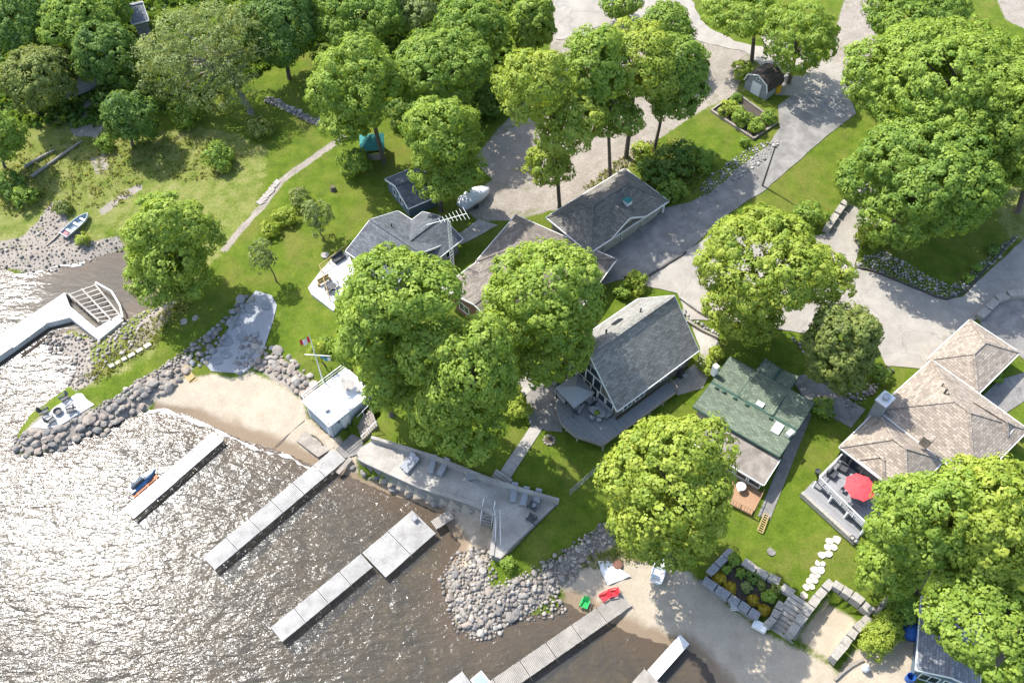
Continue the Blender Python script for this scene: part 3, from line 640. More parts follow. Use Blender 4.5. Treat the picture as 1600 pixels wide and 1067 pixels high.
M_ = 'leaf_maple'
leaf_mat('leaf_bright', (.215, .325, .038), (.385, .485, .075))
TREES = [
 ('maple_tree', 'lone round maple on the grassy point beside the inlet', (283, 466), [(264, 374, 82, 84), (266, 418, 74, 56)], 'leaf_bright', {}),
 ('maple_tree', 'broad two-lobed maple hiding the corner of the blue-grey cottage', (612, 648), [(626, 448, 92, 74), (584, 515, 70, 86), (612, 594, 46, 60)], M_, {}),
 ('maple_tree', 'dense egg-shaped maple on the lawn above the concrete terrace', (722, 700), [(722, 580, 92, 102), (716, 642, 86, 68)], 'leaf_bright', {}),
 ('maple_tree', 'full maple standing over the brown bungalow beside the steep grey roof', (856, 594), [(850, 460, 98, 96), (852, 525, 88, 68)], 'leaf_bright', {}),
 ('maple_tree', 'bright maple between the fence and the green-roofed cottage above the beach', (1048, 868), [(1047, 752, 114, 110), (1040, 806, 92, 62)], 'leaf_yellow', {}),
 ('maple_tree', 'maple overhanging the deck with the red umbrella', (1432, 925), [(1442, 812, 84, 92), (1395, 885, 52, 62)], M_, {}),
 ('maple_tree', 'large maple behind the tan-roofed house garden at the right edge', (1560, 940), [(1545, 820, 98, 108)], 'leaf_yellow', {}),
 ('maple_tree', 'maple spreading over the grey shed roof in the bottom corner', (1545, 1050), [(1535, 965, 95, 82)], M_, {}),
 ('maple_tree', 'huge maple on the stone-edged lawn with its trunk by the pale drive', (1386, 376), [(1440, 275, 122, 112)], 'leaf_deep', {}),
 ('maple_tree', 'widest maple at the upper right beside the road', (1500, 265), [(1480, 125, 150, 112)], M_, {}),
 ('maple_tree', 'maple cut by the right edge above the dry grass', (1590, 330), [(1598, 205, 85, 112)], M_, {}),
 ('maple_tree', 'maple crown touching the top edge behind the widest maple', (1430, 110), [(1432, 22, 82, 60)], 'leaf_deep', {}),
 ('maple_tree', 'wide yellowish maple in the middle of the parking court', (1202, 526), [(1190, 405, 106, 92), (1280, 428, 58, 48), (1165, 488, 62, 45)], 'leaf_yellow', {}),
 ('cedar_tree', 'dull olive tree on the rock bed behind the green roof', (1318, 616), [(1315, 545, 58, 74)], 'leaf_olive', dict(leaf=.15, tuft=.42, dens=.55)),
 ('maple_tree', 'maple over the teal-roofed gazebo at the edge of the woods', (600, 254), [(556, 130, 72, 74), (540, 192, 40, 34)], M_, {}),
 ('maple_tree', 'large dark-hearted maple behind the gazebo maple', (690, 205), [(692, 112, 88, 72)], 'leaf_deep', {}),
 ('maple_tree', 'leafy tree between the woods and the pale road', (745, 130), [(738, 48, 60, 56)], 'leaf_deep', {}),
 ('maple_tree', 'forked maple growing beside the small blue shed', (689, 330), [(690, 206, 62, 60), (700, 266, 62, 44)], M_, {}),
 ('maple_tree', 'tall lime-coloured maple on the gravel lot beside the garage', (874, 324), [(832, 132, 60, 62), (888, 192, 62, 52), (858, 258, 38, 36)], 'leaf_yellow', {}),
 ('maple_tree', 'maple with a bare leaning trunk just behind the garage roof', (953, 277), [(930, 112, 56, 74), (962, 180, 46, 36)], M_, {}),
 ('maple_tree', 'maple with its trunk on the gravel behind the bare-trunked one', (978, 246), [(992, 95, 72, 64)], 'leaf_yellow', {}),
 ('maple_tree', 'darker maple at the edge of the gravel beside the dry lawn', (1022, 236), [(1050, 128, 54, 72)], 'leaf_deep', {}),
 ('ash_tree', 'small greyish tree between the gravel and the upper road', (1045, 100), [(1045, 40, 40, 36)], 'leaf_deep', dict(leaf=.17)),
 ('ash_tree', 'small round tree in the pale gravel lot at the top edge', (972, 36), [(972, 6, 32, 24)], 'leaf_deep', dict(leaf=.17)),
 ('ash_tree', 'thin tree with a tall bare trunk behind the gambrel shed', (1174, 98), [(1160, 18, 60, 38)], 'leaf_maple', dict(dens=.42, leaf=.16)),
 ('ash_tree', 'thin see-through tree between the gambrel shed and the road', (1232, 130), [(1246, 62, 62, 62)], 'leaf_maple', dict(dens=.36, leaf=.16)),
 ('poplar_tree', 'upright light green tree beside the pale gravel lot', (838, 104), [(832, 36, 38, 62)], 'leaf_maple', dict(leaf=.16, tuft=.45)),
 ('willow_tree', 'leaning grey-green willow with bare branches over the rough lawn', (392, 176), [(300, 62, 84, 62, 3), (335, 118, 72, 58), (262, 128, 56, 62, 2), (378, 62, 48, 60, 4)], 'leaf_grey', dict(dens=.42, leaf=.14, tuft=.8, per=24, bark='bark_pale', spread=.7, n_limb=26, size=(.25,.42))),
 ('wood_tree', 'dark tree behind the willow at the top of the woods', (452, 122), [(440, 42, 62, 64)], 'leaf_dark', {}),
 ('wood_tree', 'low wide tree along the top edge above the gazebo maple', (560, 84), [(562, 12, 88, 40)], 'leaf_deep', {}),
 ('wood_tree', 'pale-twigged tree at the top edge left of the upright light green tree', (655, 72), [(652, 8, 56, 44)], 'leaf_grey', dict(dens=.45, bark='bark_pale')),
 ('wood_tree', 'dark spruce-coloured tree in the top left corner', (30, 105), [(35, 40, 62, 58)], 'leaf_dark', {}),
 ('wood_tree', 'dark tree second along the top edge from the left corner', (112, 110), [(118, 40, 62, 52)], 'leaf_deep', {}),
 ('wood_tree', 'dark tree in front of the cabin roof in the woods', (165, 150), [(166, 88, 52, 56)], 'leaf_dark', {}),
 ('wood_tree', 'olive tree at the foot of the woods near the left edge', (60, 180), [(62, 122, 58, 52)], 'leaf_olive', {}),
 ('wood_tree', 'dark tree touching the top edge beside the cabin roof', (190, 60), [(165, 10, 40, 40)], 'leaf_deep', {}),
 ('wood_tree', 'dense dark tree at the corner of the rough lawn beneath the willow', (208, 228), [(205, 185, 42, 46)], 'leaf_dark', {}),
 ('wood_tree', 'short tree at the left edge below the woods', (8, 262), [(4, 215, 32, 42)], 'leaf_deep', dict(leaf=.16)),
]
for nm, lb, base, ells, lm, kw in TREES: tree(nm, lb, base, ells, lm, **kw)
ORN = [('ornamental_tree', 'small grey-leaved ornamental tree on the lawn beside the pebble patio', (432, 440), [(410, 402, 24, 30)], 'leaf_grey'),
 ('ornamental_tree', 'slim grey-leaved tree near the cottage lawn among tall weeds', (505, 372), [(496, 340, 26, 32)], 'leaf_grey'),
 ('ornamental_tree', 'thin young tree with pale leaves next to the flagpole', (508, 572), [(497, 548, 17, 26)], 'leaf_yellow')]
for nm, lb, base, ells, lm in ORN: tree(nm, lb, base, ells, lm, leaf=.12, tuft=.32, dens=.34, per=12, lobes=9, trunk=.08)
SHR = [('leafy dark shrub beside the small blue shed', (556, 268), 28, 'leaf_deep'), ('bright lime shrub on the lawn above the pebble patio', (424, 366), 15, 'leaf_yellow'),
 ('weedy shrub patch at the foot of the willow', (345, 258), 26, 'leaf_deep'), ('low green shrub beneath the willow beside the rough lawn', (300, 190), 30, 'leaf_deep'),
 ('tall green shrub at the tip of the fallen rock wall', (408, 212), 24, 'leaf_olive'), ('broad dark shrub against the garage corner', (1020, 282), 30, 'leaf_dark'),
 ('broad dark shrub between the garage and the river rock', (1055, 268), 34, 'leaf_dark'), ('dark shrub nearest the driveway below the garage', (1048, 305), 26, 'leaf_deep'),
 ('green shrub at the end of the river rock strip', (1095, 262), 22, 'leaf_deep'), ('lime shrub at the root of the leaning maple', (1002, 248), 20, 'leaf_yellow'),
 ('shrub behind the gambrel shed wall', (1158, 118), 18, 'leaf_yellow'), ('low shrub by the corner of the timber-edged bed on the grass', (1163, 226), 9, 'leaf_deep'),
 ('green bush beside the stone wall of the pale drive', (1262, 348), 26, 'leaf_deep'), ('lush bush at the root of the huge maple', (1352, 378), 24, 'leaf_yellow'),
 ('round shrub in the pale rock slope, lower of three', (1511, 438), 8, 'leaf_deep'), ('round shrub in the pale rock slope, middle of three', (1524, 421), 8, 'leaf_deep'),
 ('round shrub in the pale rock slope, upper of three', (1548, 395), 10, 'leaf_dark'), ('yellow-green cedar beside the green-roofed cottage chimney', (1103, 578), 17, 'leaf_yellow'),
 ('cedar bush at the end of the rear patio', (1118, 556), 13, 'leaf_yellow'), ('leafy shrub beside the bungalow walkway', (990, 448), 20, 'leaf_yellow'),
 ('low shrub beside the bungalow wall', (972, 462), 13, 'leaf_deep'), ('green shrub in the rock garden behind the green roof', (1284, 642), 20, 'leaf_deep'),
 ('low plant in the rock garden under the olive tree', (1370, 590), 17, 'leaf_deep'), ('round shrub beside the lounger terrace stone wall', (803, 618), 15, 'leaf_yellow'),
 ('leafy bush beside the brick patio steps', (808, 645), 20, 'leaf_yellow'), ('round bush standing alone on the grassy point above the rocks', (793, 884), 12, 'leaf_maple'),
 ('weed clump near the hauled-out rowboat', (132, 380), 12, 'leaf_yellow'), ('leafy weeds on the shore under the rowboat bow', (100, 330), 14, 'leaf_olive'),
 ('dark weeds on the bank at the left edge', (20, 300), 26, 'leaf_dark'), ('shrub on the bank beside the fallen logs', (45, 318), 22, 'leaf_deep'),
 ('shrub at the corner where woods meet the clearing', (168, 232), 16, 'leaf_deep'), ('weedy shrub on the lawn left of the cottage', (470, 320), 20, 'leaf_olive'),
 ('green weeds along the footpath', (445, 345), 18, 'leaf_yellow'), ('yellow flowering shrub by the tan-roofed house corner', (1586, 678), 9, 'leaf_gold'),
 ('shrub beside the tan-roofed house garage wall', (1552, 592), 12, 'leaf_deep'), ('bush at the foot of the flagpole lawn', (512, 545), 15, 'leaf_deep'),
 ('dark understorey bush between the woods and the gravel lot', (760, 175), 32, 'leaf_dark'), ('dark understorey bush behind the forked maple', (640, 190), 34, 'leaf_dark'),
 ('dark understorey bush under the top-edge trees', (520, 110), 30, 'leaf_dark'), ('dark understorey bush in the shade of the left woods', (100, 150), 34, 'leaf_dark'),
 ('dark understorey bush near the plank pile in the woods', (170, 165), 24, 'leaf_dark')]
for lb, p, r_, lm in SHR: shrub('shrub', lb, p, r_, lm=lm, leaf=.13 if r_ < 20 else .17, tuft=.3 if r_ < 20 else .45)


# ------------------------------------------------------------------ buildings
def rect3(p0, p1, p2, z):
    a, b, c = at(*p0, z), at(*p1, z), at(*p2, z)
    u = (b - a); Lg = u.length; u = u / Lg; v = Vector((-u.y, u.x, 0)); w = (c - a).dot(v)
    if w < 0: v = -v; w = -w
    return a, u, v, Lg, w
def wall_block(root, o, u, v, Lg, W, z0, z1, m, name='wall', inset=.45):
    b = MB(math.atan2(u.y, u.x))
    P = [o + u * i + v * j for i, j in ((inset, inset), (Lg - inset, inset), (Lg - inset, W - inset), (inset, W - inset))]
    b.prism(P, z0, z1); return b.build(name, m, root)
def gable(root, o, u, v, Lg, W, z0, ze, zr, wall, roof, trim='white_paint', inset=.45, ridge_at=.5, thick=.18, wallname='wall', cap=None):
    """ridge along u; eaves at v=0 and v=W"""
    zc = ze - .02; r = ridge_at * W; k0 = inset / r * (zr - ze)
    b = MB(math.atan2(u.y, u.x)); k1 = inset / (W - r) * (zr - ze)
    A = [o + u * inset + v * inset, o + u * inset + v * (W - inset), o + u * (Lg - inset) + v * inset, o + u * (Lg - inset) + v * (W - inset)]
    def P(p, z): return Vector((p.x, p.y, z))
    t = thick + .03
    R0, R1 = o + u * inset + v * r, o + u * (Lg - inset) + v * r
    V = [P(A[0], z0), P(A[1], z0), P(A[2], z0), P(A[3], z0), P(A[0], ze + k0 - t), P(A[1], ze + k1 - t), P(A[2], ze + k0 - t), P(A[3], ze + k1 - t), P(R0, zr - t), P(R1, zr - t)]
    b.add(V, [(0, 1, 5, 8, 4), (2, 6, 9, 7, 3), (0, 4, 6, 2), (1, 3, 7, 5), (0, 2, 3, 1), (4, 8, 9, 6), (5, 7, 9, 8)])
    wl = b.build(wallname, wall, root)
    rb = MB(math.atan2(u.y, u.x))
    e0, e1, f0, f1, g0, g1 = P(o, ze), P(o + u * Lg, ze), P(o + v * W, ze), P(o + v * W + u * Lg, ze), P(o + v * r, zr), P(o + u * Lg + v * r, zr)
    rb.slab([e0, e1, g1, g0], thick); rb.slab([g0, g1, f1, f0], thick)
    ro = rb.build('roof', roof, root)
    tb = MB()
    for a, c in ((e0, g0), (g0, f0), (e1, g1), (g1, f1)):
        sgn = -1 if a in (e0, g0) and c in (g0, f0) else 1
        tb.beam(a + u * (.03 * sgn) - Z * .12, c + u * (.03 * sgn) - Z * .12, .06, .22)
    for a, c, s_ in ((e0, e1, -1), (f0, f1, 1)): tb.beam(a + v * (.05 * s_) - Z * .11, c + v * (.05 * s_) - Z * .11, .1, .14)
    tb.build('fascia', trim, ro)
    rc = MB(); rc.beam(g0 + Z * .03, g1 + Z * .03, .3, .06); rc.build('ridge_cap', cap or roof, ro)
    return wl, ro, (e0, e1, f0, f1, g0, g1)
def hip(root, o, u, v, Lg, W, z0, ze, zr, wall, roof, trim='white_paint', inset=.5, thick=.18, wallname='wall'):
    def P(a, b_, z): p = o + u * a + v * b_; return Vector((p.x, p.y, z))
    wl = wall_block(root, o, u, v, Lg, W, z0, ze - .05, wall, wallname, inset)
    if Lg >= W: r0, r1 = P(W / 2, W / 2, zr), P(Lg - W / 2, W / 2, zr)
    else: r0, r1 = P(Lg / 2, Lg / 2, zr), P(Lg / 2, W - Lg / 2, zr)
    c = [P(0, 0, ze), P(Lg, 0, ze), P(Lg, W, ze), P(0, W, ze)]
    rb = MB(math.atan2(u.y, u.x))
    if Lg >= W: faces = [[c[0], c[1], r1, r0], [c[1], c[2], r1], [c[2], c[3], r0, r1], [c[3], c[0], r0]]
    else: faces = [[c[0], c[1], r0], [c[1], c[2], r1, r0], [c[2], c[3], r1], [c[3], c[0], r0, r1]]
    for f in faces: rb.slab(f, thick)
    ro = rb.build('roof', roof, root)
    tb = MB()
    for i in range(4):
        a, d = c[i], c[(i + 1) % 4]; n = ((a + d) / 2 - (c[0] + c[2]) / 2); n.z = 0; n.normalize()
        tb.beam(a + n * .05 - Z * .1, d + n * .05 - Z * .1, .1, .16)
    tb.build('gutter', trim, ro)
    rc = MB()
    caps = [(r0, r1)] + ([(c[0], r0), (c[3], r0), (c[1], r1), (c[2], r1)] if Lg >= W else [(c[0], r0), (c[1], r0), (c[2], r1), (c[3], r1)])
    for a, d in caps: rc.beam(a + Z * .02, d + Z * .02, .3, .07)
    rc.build('ridge_cap', roof, ro)
    return wl, ro, c
def window(root, c, h, up, w, ht, n, name='window', frame='white_paint', mull=0, glass='glass'):
    """window in an upright wall: centre c, along h, outward n"""
    fb = MB(); c = Vector(c) + n * .03; t = .08
    for s_ in (-1, 1):
        fb.obox(c + h * (s_ * w / 2), h, n, up, t / 2, .05, ht / 2 + t / 2); fb.obox(c + up * (s_ * ht / 2), h, n, up, w / 2 - t / 2, .05, t / 2)
    for k in range(mull): fb.obox(c + h * (w * ((k + 1) / (mull + 1) - .5)), h, n, up, t / 2.5, .045, ht / 2 - t / 2)
    f = fb.build(name, frame, root)
    g = MB(); g.obox(c - n * .0, h, n, up, w / 2 - t / 2, .015, ht / 2 - t / 2); g.build('pane', glass, f)
    return f
def pipe_vent(root, p, r=.09, h=.5, m='metal_dark', name='vent_pipe'):
    b = MB(); b.lathe(p - Z * .3, [(r, 0), (r, h + .3), (r * 1.5, h + .3), (r * 1.5, h + .4), (.01, h + .45)], 8); return b.build(name, m, root)
def railing(root, pts, h=1.0, gap=1.6, m='white_paint', name='railing', bal=0, thick=.06):
    b = MB()
    for a, c in zip(pts[:-1], pts[1:]):
        a, c = Vector(a), Vector(c); n = max(1, round((c - a).length / gap))
        for k in range(n + 1): p = a.lerp(c, k / n); b.box(p + Z * (h / 2), (thick, thick, h))
        b.beam(a + Z * (h + .02), c + Z * (h + .02), thick * 1.3, .05); b.beam(a + Z * .15, c + Z * .15, .04, .04)
        if bal:
            nb = int((c - a).length / bal)
            for k in range(1, nb): p = a.lerp(c, k / nb); b.box(p + Z * (h / 2 + .07), (.03, .03, h - .2))
        else: b.beam(a + Z * h * .55, c + Z * h * .55, .035, .035)
    return b.build(name, m, root)

# --- steep grey chalet
ze = 6.6
S, E_ = at(964, 642, ze), at(1092, 547, ze)
u = (E_ - S).normalized(); v = Vector((-u.y, u.x, 0))
if v.x > 0: v = -v
rp = on_vplane(921, 554, S, v); half = (rp - S).dot(v); zr = rp.z
chalet = thing('chalet', 'steep grey shingled chalet with a big windowed gable over its wrapped deck', 'house', Vector((S.x, S.y, 3.0)))
LC = (E_ - S).length; WC = 2 * half
wl, ro, K = gable(chalet, S, u, v, LC, WC, 3.0, ze, zr, 'wall_olive', 'roof_chalet', inset=.5, thick=.2)
n = -u; fc = S + u * .5                                         # front gable wall
def fw(a, z): p = fc + v * a; return Vector((p.x, p.y, z))
for a in (1.5, 2.7, 3.9): window(chalet, fw(a, 5.3), v, Z, 1.0, 1.7, n)
for a in (WC / 2 - 1.2, WC / 2, WC / 2 + 1.2): window(chalet, fw(a, 7.0), v, Z, 1.1, 1.8, n)
for a in (WC - 4.6, WC - 3.4, WC - 2.2): window(chalet, fw(a, 5.3), v, Z, 1.0, 1.7, n)
ab = MB(); ag = MB(); ac = fw(WC / 2, 8.05) + n * .03
P = [ac + v * (1.75 * math.cos(t)) + Z * (1.2 * math.sin(t)) for t in np.linspace(0, math.pi, 13)]
for a, b_ in zip(P[:-1], P[1:]): ab.beam(a, b_, .09, .09)
ab.beam(P[0], P[-1], .09, .09); ab.beam(ac, ac + Z * 1.2, .06, .06)
af = ab.build('arched_window', 'white_paint', chalet); ag.add([p + n * .01 for p in P] + [p - n * .02 for p in P], [tuple(range(13)), tuple(range(13, 26))[::-1]]); ag.build('pane', 'glass', af)
sn = -v                                                        # long side wall
for a in (2.2, 4.0, 7.6, 10.2): window(chalet, S + u * a + v * .5 + Z * (5.35 - ze), u, Z, 1.3 if a < 7 else 1.0, 1.7 if a < 7 else 1.2, sn, mull=1)
sk = on_vplane(q(2,1,600,920)[0], q(2,1,600,920)[1], S + v * (half * 1.45), u)
sl = (K[3] - K[5]); sl.normalize(); nn = u.cross(sl); nn = nn if nn.z > 0 else -nn
p0 = K[4].lerp(K[5], .55).lerp(K[2].lerp(K[3], .55), .55)
b = MB(); b.obox(p0 + nn * .08, u, sl, nn, .6, .4, .08); sk = b.build('skylight', 'metal_dark', chalet); b = MB(); b.obox(p0 + nn * .17, u, sl, nn, .5, .32, .015); b.build('pane', 'glass', sk)
pipe_vent(chalet, K[4].lerp(K[5], .72).lerp(K[2].lerp(K[3], .72), .3)); pipe_vent(chalet, K[4].lerp(K[5], .35).lerp(K[2].lerp(K[3], .35), .4))
# its deck: a thing of its own, on posts
DZ = 4.25
deck_px = [q(2,2,262,420), q(2,2,275,490), q(2,2,300,545), q(2,2,375,612), q(2,2,540,665), q(2,2,985,345), q(2,2,930,290), q(2,2,625,520), q(2,2,400,170), q(2,2,300,300)]
DP = [at(x, y, DZ) for x, y in deck_px]
deck = thing('deck', 'raised blue-grey plank deck wrapping the chalet gable and side', 'deck', Vector((DP[4].x, DP[4].y, 3)))
dang = math.atan2(u.y, u.x)
b = MB(dang + math.pi / 2); b.prism(DP, DZ - .12, DZ); b.build('floor', 'wood_deck_blue', deck)
b = MB()
for a, c in zip(DP[0:5], DP[1:6]): b.beam(a - Z * .24, c - Z * .24, .08, .24)
b.build('rim_joist', 'wood_weathered', deck)
for p in (DP[2].lerp(DP[3], .1), DP[3], DP[4], DP[4].lerp(DP[5], .25), DP[4].lerp(DP[5], .45), DP[4].lerp(DP[5], .65), DP[4].lerp(DP[5], .85)):
    pc = p.lerp(DP[7], .06); g = hz(pc.x, pc.y)
    b = MB(); b.box((pc.x, pc.y, (g + DZ - .3) / 2), (.2, .2, DZ - .3 - g + .3)); b.build('post', 'wood_weathered', deck)
railing(deck, [DP[4].lerp(DP[5], .98), DP[5] - u * .2, DP[6].lerp(DP[5], .2)], .9, 1.2, 'wood_weathered')
edge_b = MB()
for a, c in zip(DP[1:5], DP[2:6]): edge_b.beam(a + Z * .04, c + Z * .04, .16, .06)
edge_b.build('edge_board', 'wood_weathered', deck)

# --- green-roofed cottage
ze = 5.9
a0, a1 = at(1083, 635, ze), at(1218, 713, ze); u = (a1 - a0).normalized(); v = Vector((-u.y, u.x, 0)); v = v if v.y > 0 else -v
rp = on_vplane(1112, 597, a0, v); half = (rp - a0).dot(v)
cot = thing('cottage', 'long cottage with a green shingled roof and a gravel-topped sunroom', 'house', Vector((a0.x, a0.y, 3.0)))
Lg = (a1 - a0).length
wl, ro, K = gable(cot, a0, u, v, Lg, half * 2, 2.6, ze, rp.z, 'wall_cream', 'roof_green', 'roof_green_cap', cap='roof_green_cap')
# cross gable to the back
A = at(1196, 560, ze); B_ = at(1248, 588, ze)
gu = v; go = a0 + u * ((A - a0).dot(u)) + v * half; gw = (B_ - A).dot(u); gl_ = (A - go).dot(v)
gable(cot, Vector((go.x, go.y, ze)), v, u, gl_, gw, 3.0, ze, rp.z - .15, 'wall_cream', 'roof_green', 'roof_green_cap', wallname='rear_wall', cap='roof_green_cap')
# sunroom with near-flat gravel roof
s0, su, sv, sL, sW = rect3((1112, 655), (1219, 717), (1200, 758), 5.35)
b = MB(); c_ = [s0, s0 + su * sL, s0 + su * sL + sv * sW - Z * .35, s0 + sv * sW - Z * .35]; b.slab(c_, .22); fr_ = b.build('flat_roof', 'roof_gravel', cot)
b = MB(); b.beam(c_[3] - Z * .1 + sv * .05, c_[2] - Z * .1 + sv * .05, .08, .2); b.beam(c_[1] + su * .05 - Z * .1, c_[2] + su * .05 - Z * .1, .08, .2); b.build('fascia', 'white_paint', fr_)
sz0 = 2.7
wall_block(cot, s0, su, sv, sL, sW, sz0, 4.78, 'wall_cream', 'sunroom_wall', .35)
for k in range(5):
    window(cot, s0 + su * (sL * (.12 + .19 * k)) + sv * (sW - .35) + Z * (4.0 - 5.35), su, Z, sL * .16, 1.05, sv)
b = MB(); b.box(on_vplane(1117, 578, a0 + v * half * 1.25, u), (.55, .55, 1.5), dang); b.build('chimney', 'white_paint', cot)
for k, f in enumerate((.08, .17, .30, .44, .72)):
    p = K[4].lerp(K[5], f).lerp(K[0].lerp(K[1], f), .1); b = MB(); b.box(p + Z * .12, (.3, .3, .3), math.atan2(u.y, u.x)); b.build('roof_vent', 'roof_green_cap', cot)
sl = (K[0] - K[4]).normalized(); nn = u.cross(sl); nn = nn if nn.z > 0 else -nn
p0 = K[4].lerp(K[5], .83).lerp(K[0].lerp(K[1], .83), .28)
b = MB(); b.obox(p0 + nn * .09, u, sl, nn, .45, .7, .09); sk = b.build('skylight', 'white_paint', cot); b = MB(); b.obox(p0 + nn * .19, u, sl, nn, .33, .56, .015); b.build('pane', 'white_plain', sk)
p0 = K[4].lerp(K[5], .55).lerp(K[2].lerp(K[3], .55), .12); b = MB(); b.obox(p0 + Z * .1, u, v, Z, .4, .3, .1); b.build('roof_hatch', 'white_paint', cot)
p0 = at(1234, 677, 6.2); b = MB(); b.box(p0, (.8, .5, .5), dang); b.build('dish_box', 'white_paint', cot)
d0, du, dv, dL, dW = rect3((1136, 742), (1192, 770), (1178, 806), 2.95)
porch = thing('porch_deck', 'orange timber porch deck in front of the sunroom windows', 'deck', d0 - Z * .6)
b = MB(math.atan2(du.y, du.x)); b.prism([d0, d0 + du * dL, d0 + du * dL + dv * dW, d0 + dv * dW], 2.75, 2.95); b.build('floor', 'wood_orange', porch)
railing(porch, [d0 + dv * dW, d0 + du * dL + dv * dW, d0 + du * dL], .95, 1.4, 'wood_orange', bal=.3)
b = MB(); b.lathe(d0 + du * (dL * .45) + dv * (dW * .3), [(.25, 0), (.04, .05), (.04, .68), (.5, .7), (.5, .74)], 14); tag(b.build('porch_table', 'white_paint'), 'small round white table on the orange porch deck', 'table')

# --- tan hip-roofed house
tan = thing('house', 'tan house of joined hip roofs with a stone chimney beside the court', 'house', gnd(1420, 680))
TZ = 7.0
o, u, v, Lg, W = rect3((1449, 561), (1516, 499), (1592, 552), TZ); hip(tan, o, u, v, Lg, W, 3.8, TZ, TZ + min(Lg, W) * .24, 'wall_cream', 'roof_tan', wallname='garage_wall')
o, u, v, Lg, W = rect3((1370, 639), (1456, 562), (1590, 688), TZ + .25); hip(tan, o, u, v, Lg, W, 3.6, TZ + .25, TZ + .25 + min(Lg, W) * .25, 'wall_cream', 'roof_tan')
tu, tv = u.copy(), v.copy(); MO, ML, MW = o.copy(), Lg, W
o, u, v, Lg, W = rect3((1312, 698), (1418, 780), (1372, 642), TZ - .1); hip(tan, o, u, v, Lg, W, 3.3, TZ - .1, TZ - .1 + min(Lg, W) * .31, 'wall_cream', 'roof_tan', wallname='wing_wall')
FO, fu, fv, FL, FW = o, u, v, Lg, W
o, u, v, Lg, W = rect3((1343, 716), (1382, 748), (1375, 700), TZ + .02); hip(tan, o - v * .15, u, v, Lg, W, 5.5, TZ + .02, TZ + .9, 'wall_cream', 'roof_tan', wallname='bay_wall')
o, u, v, Lg, W = rect3((1497, 634), (1509, 618), (1588, 662), TZ + .75); hip(tan, o, u, v, Lg, W, 6.0, TZ + .75, TZ + 1.6, 'wall_cream', 'roof_tan', wallname='dormer_wall')
cb = at(1366, 652, 6); 
b = MB(dang); b.box((cb.x, cb.y, 6.2), (1.5, 1.1, 6.4), math.atan2(fv.y, fv.x)); ch = b.build('chimney', 'wall_grey', tan)
b = MB(); b.box((cb.x, cb.y, 9.46), (1.7, 1.3, .14), math.atan2(fv.y, fv.x)); b.build('chimney_cap', 'white_paint', ch)
b = MB(); b.lathe((cb.x, cb.y, 9.5), [(.28, 0), (.28, .4), (.4, .4), (.4, .5), (.02, .6)], 12); b.build('flue', 'metal_grey', ch)
pk = at(1450, 686, TZ + 2.2); b = MB(); b.box((pk.x, pk.y, TZ + 2.0), (.9, .9, 1.4), math.atan2(fv.y, fv.x)); b.build('roof_turret', 'roof_tan', tan)
pipe_vent(tan, at(1475, 615, TZ + 2.0), .1, .7); pipe_vent(tan, at(1471, 604, TZ + 1.6), .06, .4)
# front glass of the wing, its deck, posts
for k in range(5): window(tan, FO + fu * (FL * (.1 + .18 * k)) + fv * .5 + Z * (5.6 - TZ + .1), fu, Z, FL * .15, 2.0, -fv, name='patio_door' if k % 2 else 'window', frame='metal_dark')
UD = 4.5
ud_px = [q(3,2,365,885), q(3,2,545,705), q(3,2,790,890), q(3,2,960,1040), q(3,3,650,150)]
UP = [at(x, y, UD) for x, y in ud_px]
ud = thing('balcony_deck', 'raised grey deck with white railing in front of the tan house', 'deck', Vector((UP[0].x, UP[0].y, 2.9)))
b = MB(math.atan2(fu.y, fu.x)); b.prism(UP, UD - .18, UD); b.build('floor', 'deck_composite', ud)
railing(ud, [UP[1], UP[0], UP[4]], 1.0, 1.5, 'white_paint', bal=.22, thick=.09)
for t in (0, .33, .66, 1):
    p = UP[0].lerp(UP[4], t); g = hz(p.x, p.y); b = MB(); b.box((p.x, p.y, (g + UD - .2) / 2), (.18, .18, UD - .2 - g + .4)); b.build('post', 'white_paint', ud)
st = [UP[0] + (UP[0] - UP[1]).normalized() * d_ for d_ in (.3, 2.6)]
lp = [at(x, y, 3.35) for x, y in (q(3,2,270,965), q(3,2,350,880), q(3,3,640,160), q(3,3,590,240))]
b = MB(math.atan2(fu.y, fu.x)); b.prism(lp, 2.5, 3.42); tag(b.build('lower_patio', 'deck_composite'), 'grey patio slab beneath the raised deck of the tan house', 'patio')
b = MB()
dd = (lp[3] - lp[0]); sd_ = dd.normalized()
b.beam(lp[0] + Z * .3, lp[3] + Z * .3, .35, .7); tag(b.build('patio_wall', 'rock_pale'), 'pale stone wall edging the patio under the raised deck', 'wall')
for f_, lab in ((.93, 'planter pot by the patio steps nearest the stepping stones'), (.99, 'planter pot at the far end of the patio wall')):
    p = lp[0].lerp(lp[3], f_); b = MB(); b.lathe((p.x, p.y, 3.6), [(.15, 0), (.28, .45), (.22, .45), (.2, .38)], 12); tag(b.build('planter_pot', 'plastic_dark'), lab, 'planter')
b = MB(); pp = at(*q(3,3,510,180), 2.95)
for k in range(2): b.obox(pp + (dd.normalized().cross(Z)) * (.35 * k * (1)) - Z * (.12 * k), sd_, sd_.cross(Z), Z, .9, .3, .08)
tag(b.build('patio_steps', 'rock_pale'), 'two wide pale steps leading from the patio to the stepping stones', 'steps')

# --- garage with cross gable
ze = 6.3
o, u, v, Lg, W = rect3((1045, 314), (929, 390), (974, 265), ze)
gar = thing('garage', 'grey-brown shingled garage with white garage doors on the driveway', 'garage', Vector((o.x, o.y, 3.8)))
hip(gar, o, u, v, Lg + .8, W, 3.4, ze, ze + 2.4, 'wall_cream', 'roof_garage'); K = [o, o + u * Lg, None, None, o + v * (W / 2) + Z * 2.4, o + u * Lg + v * (W / 2) + Z * 2.4]
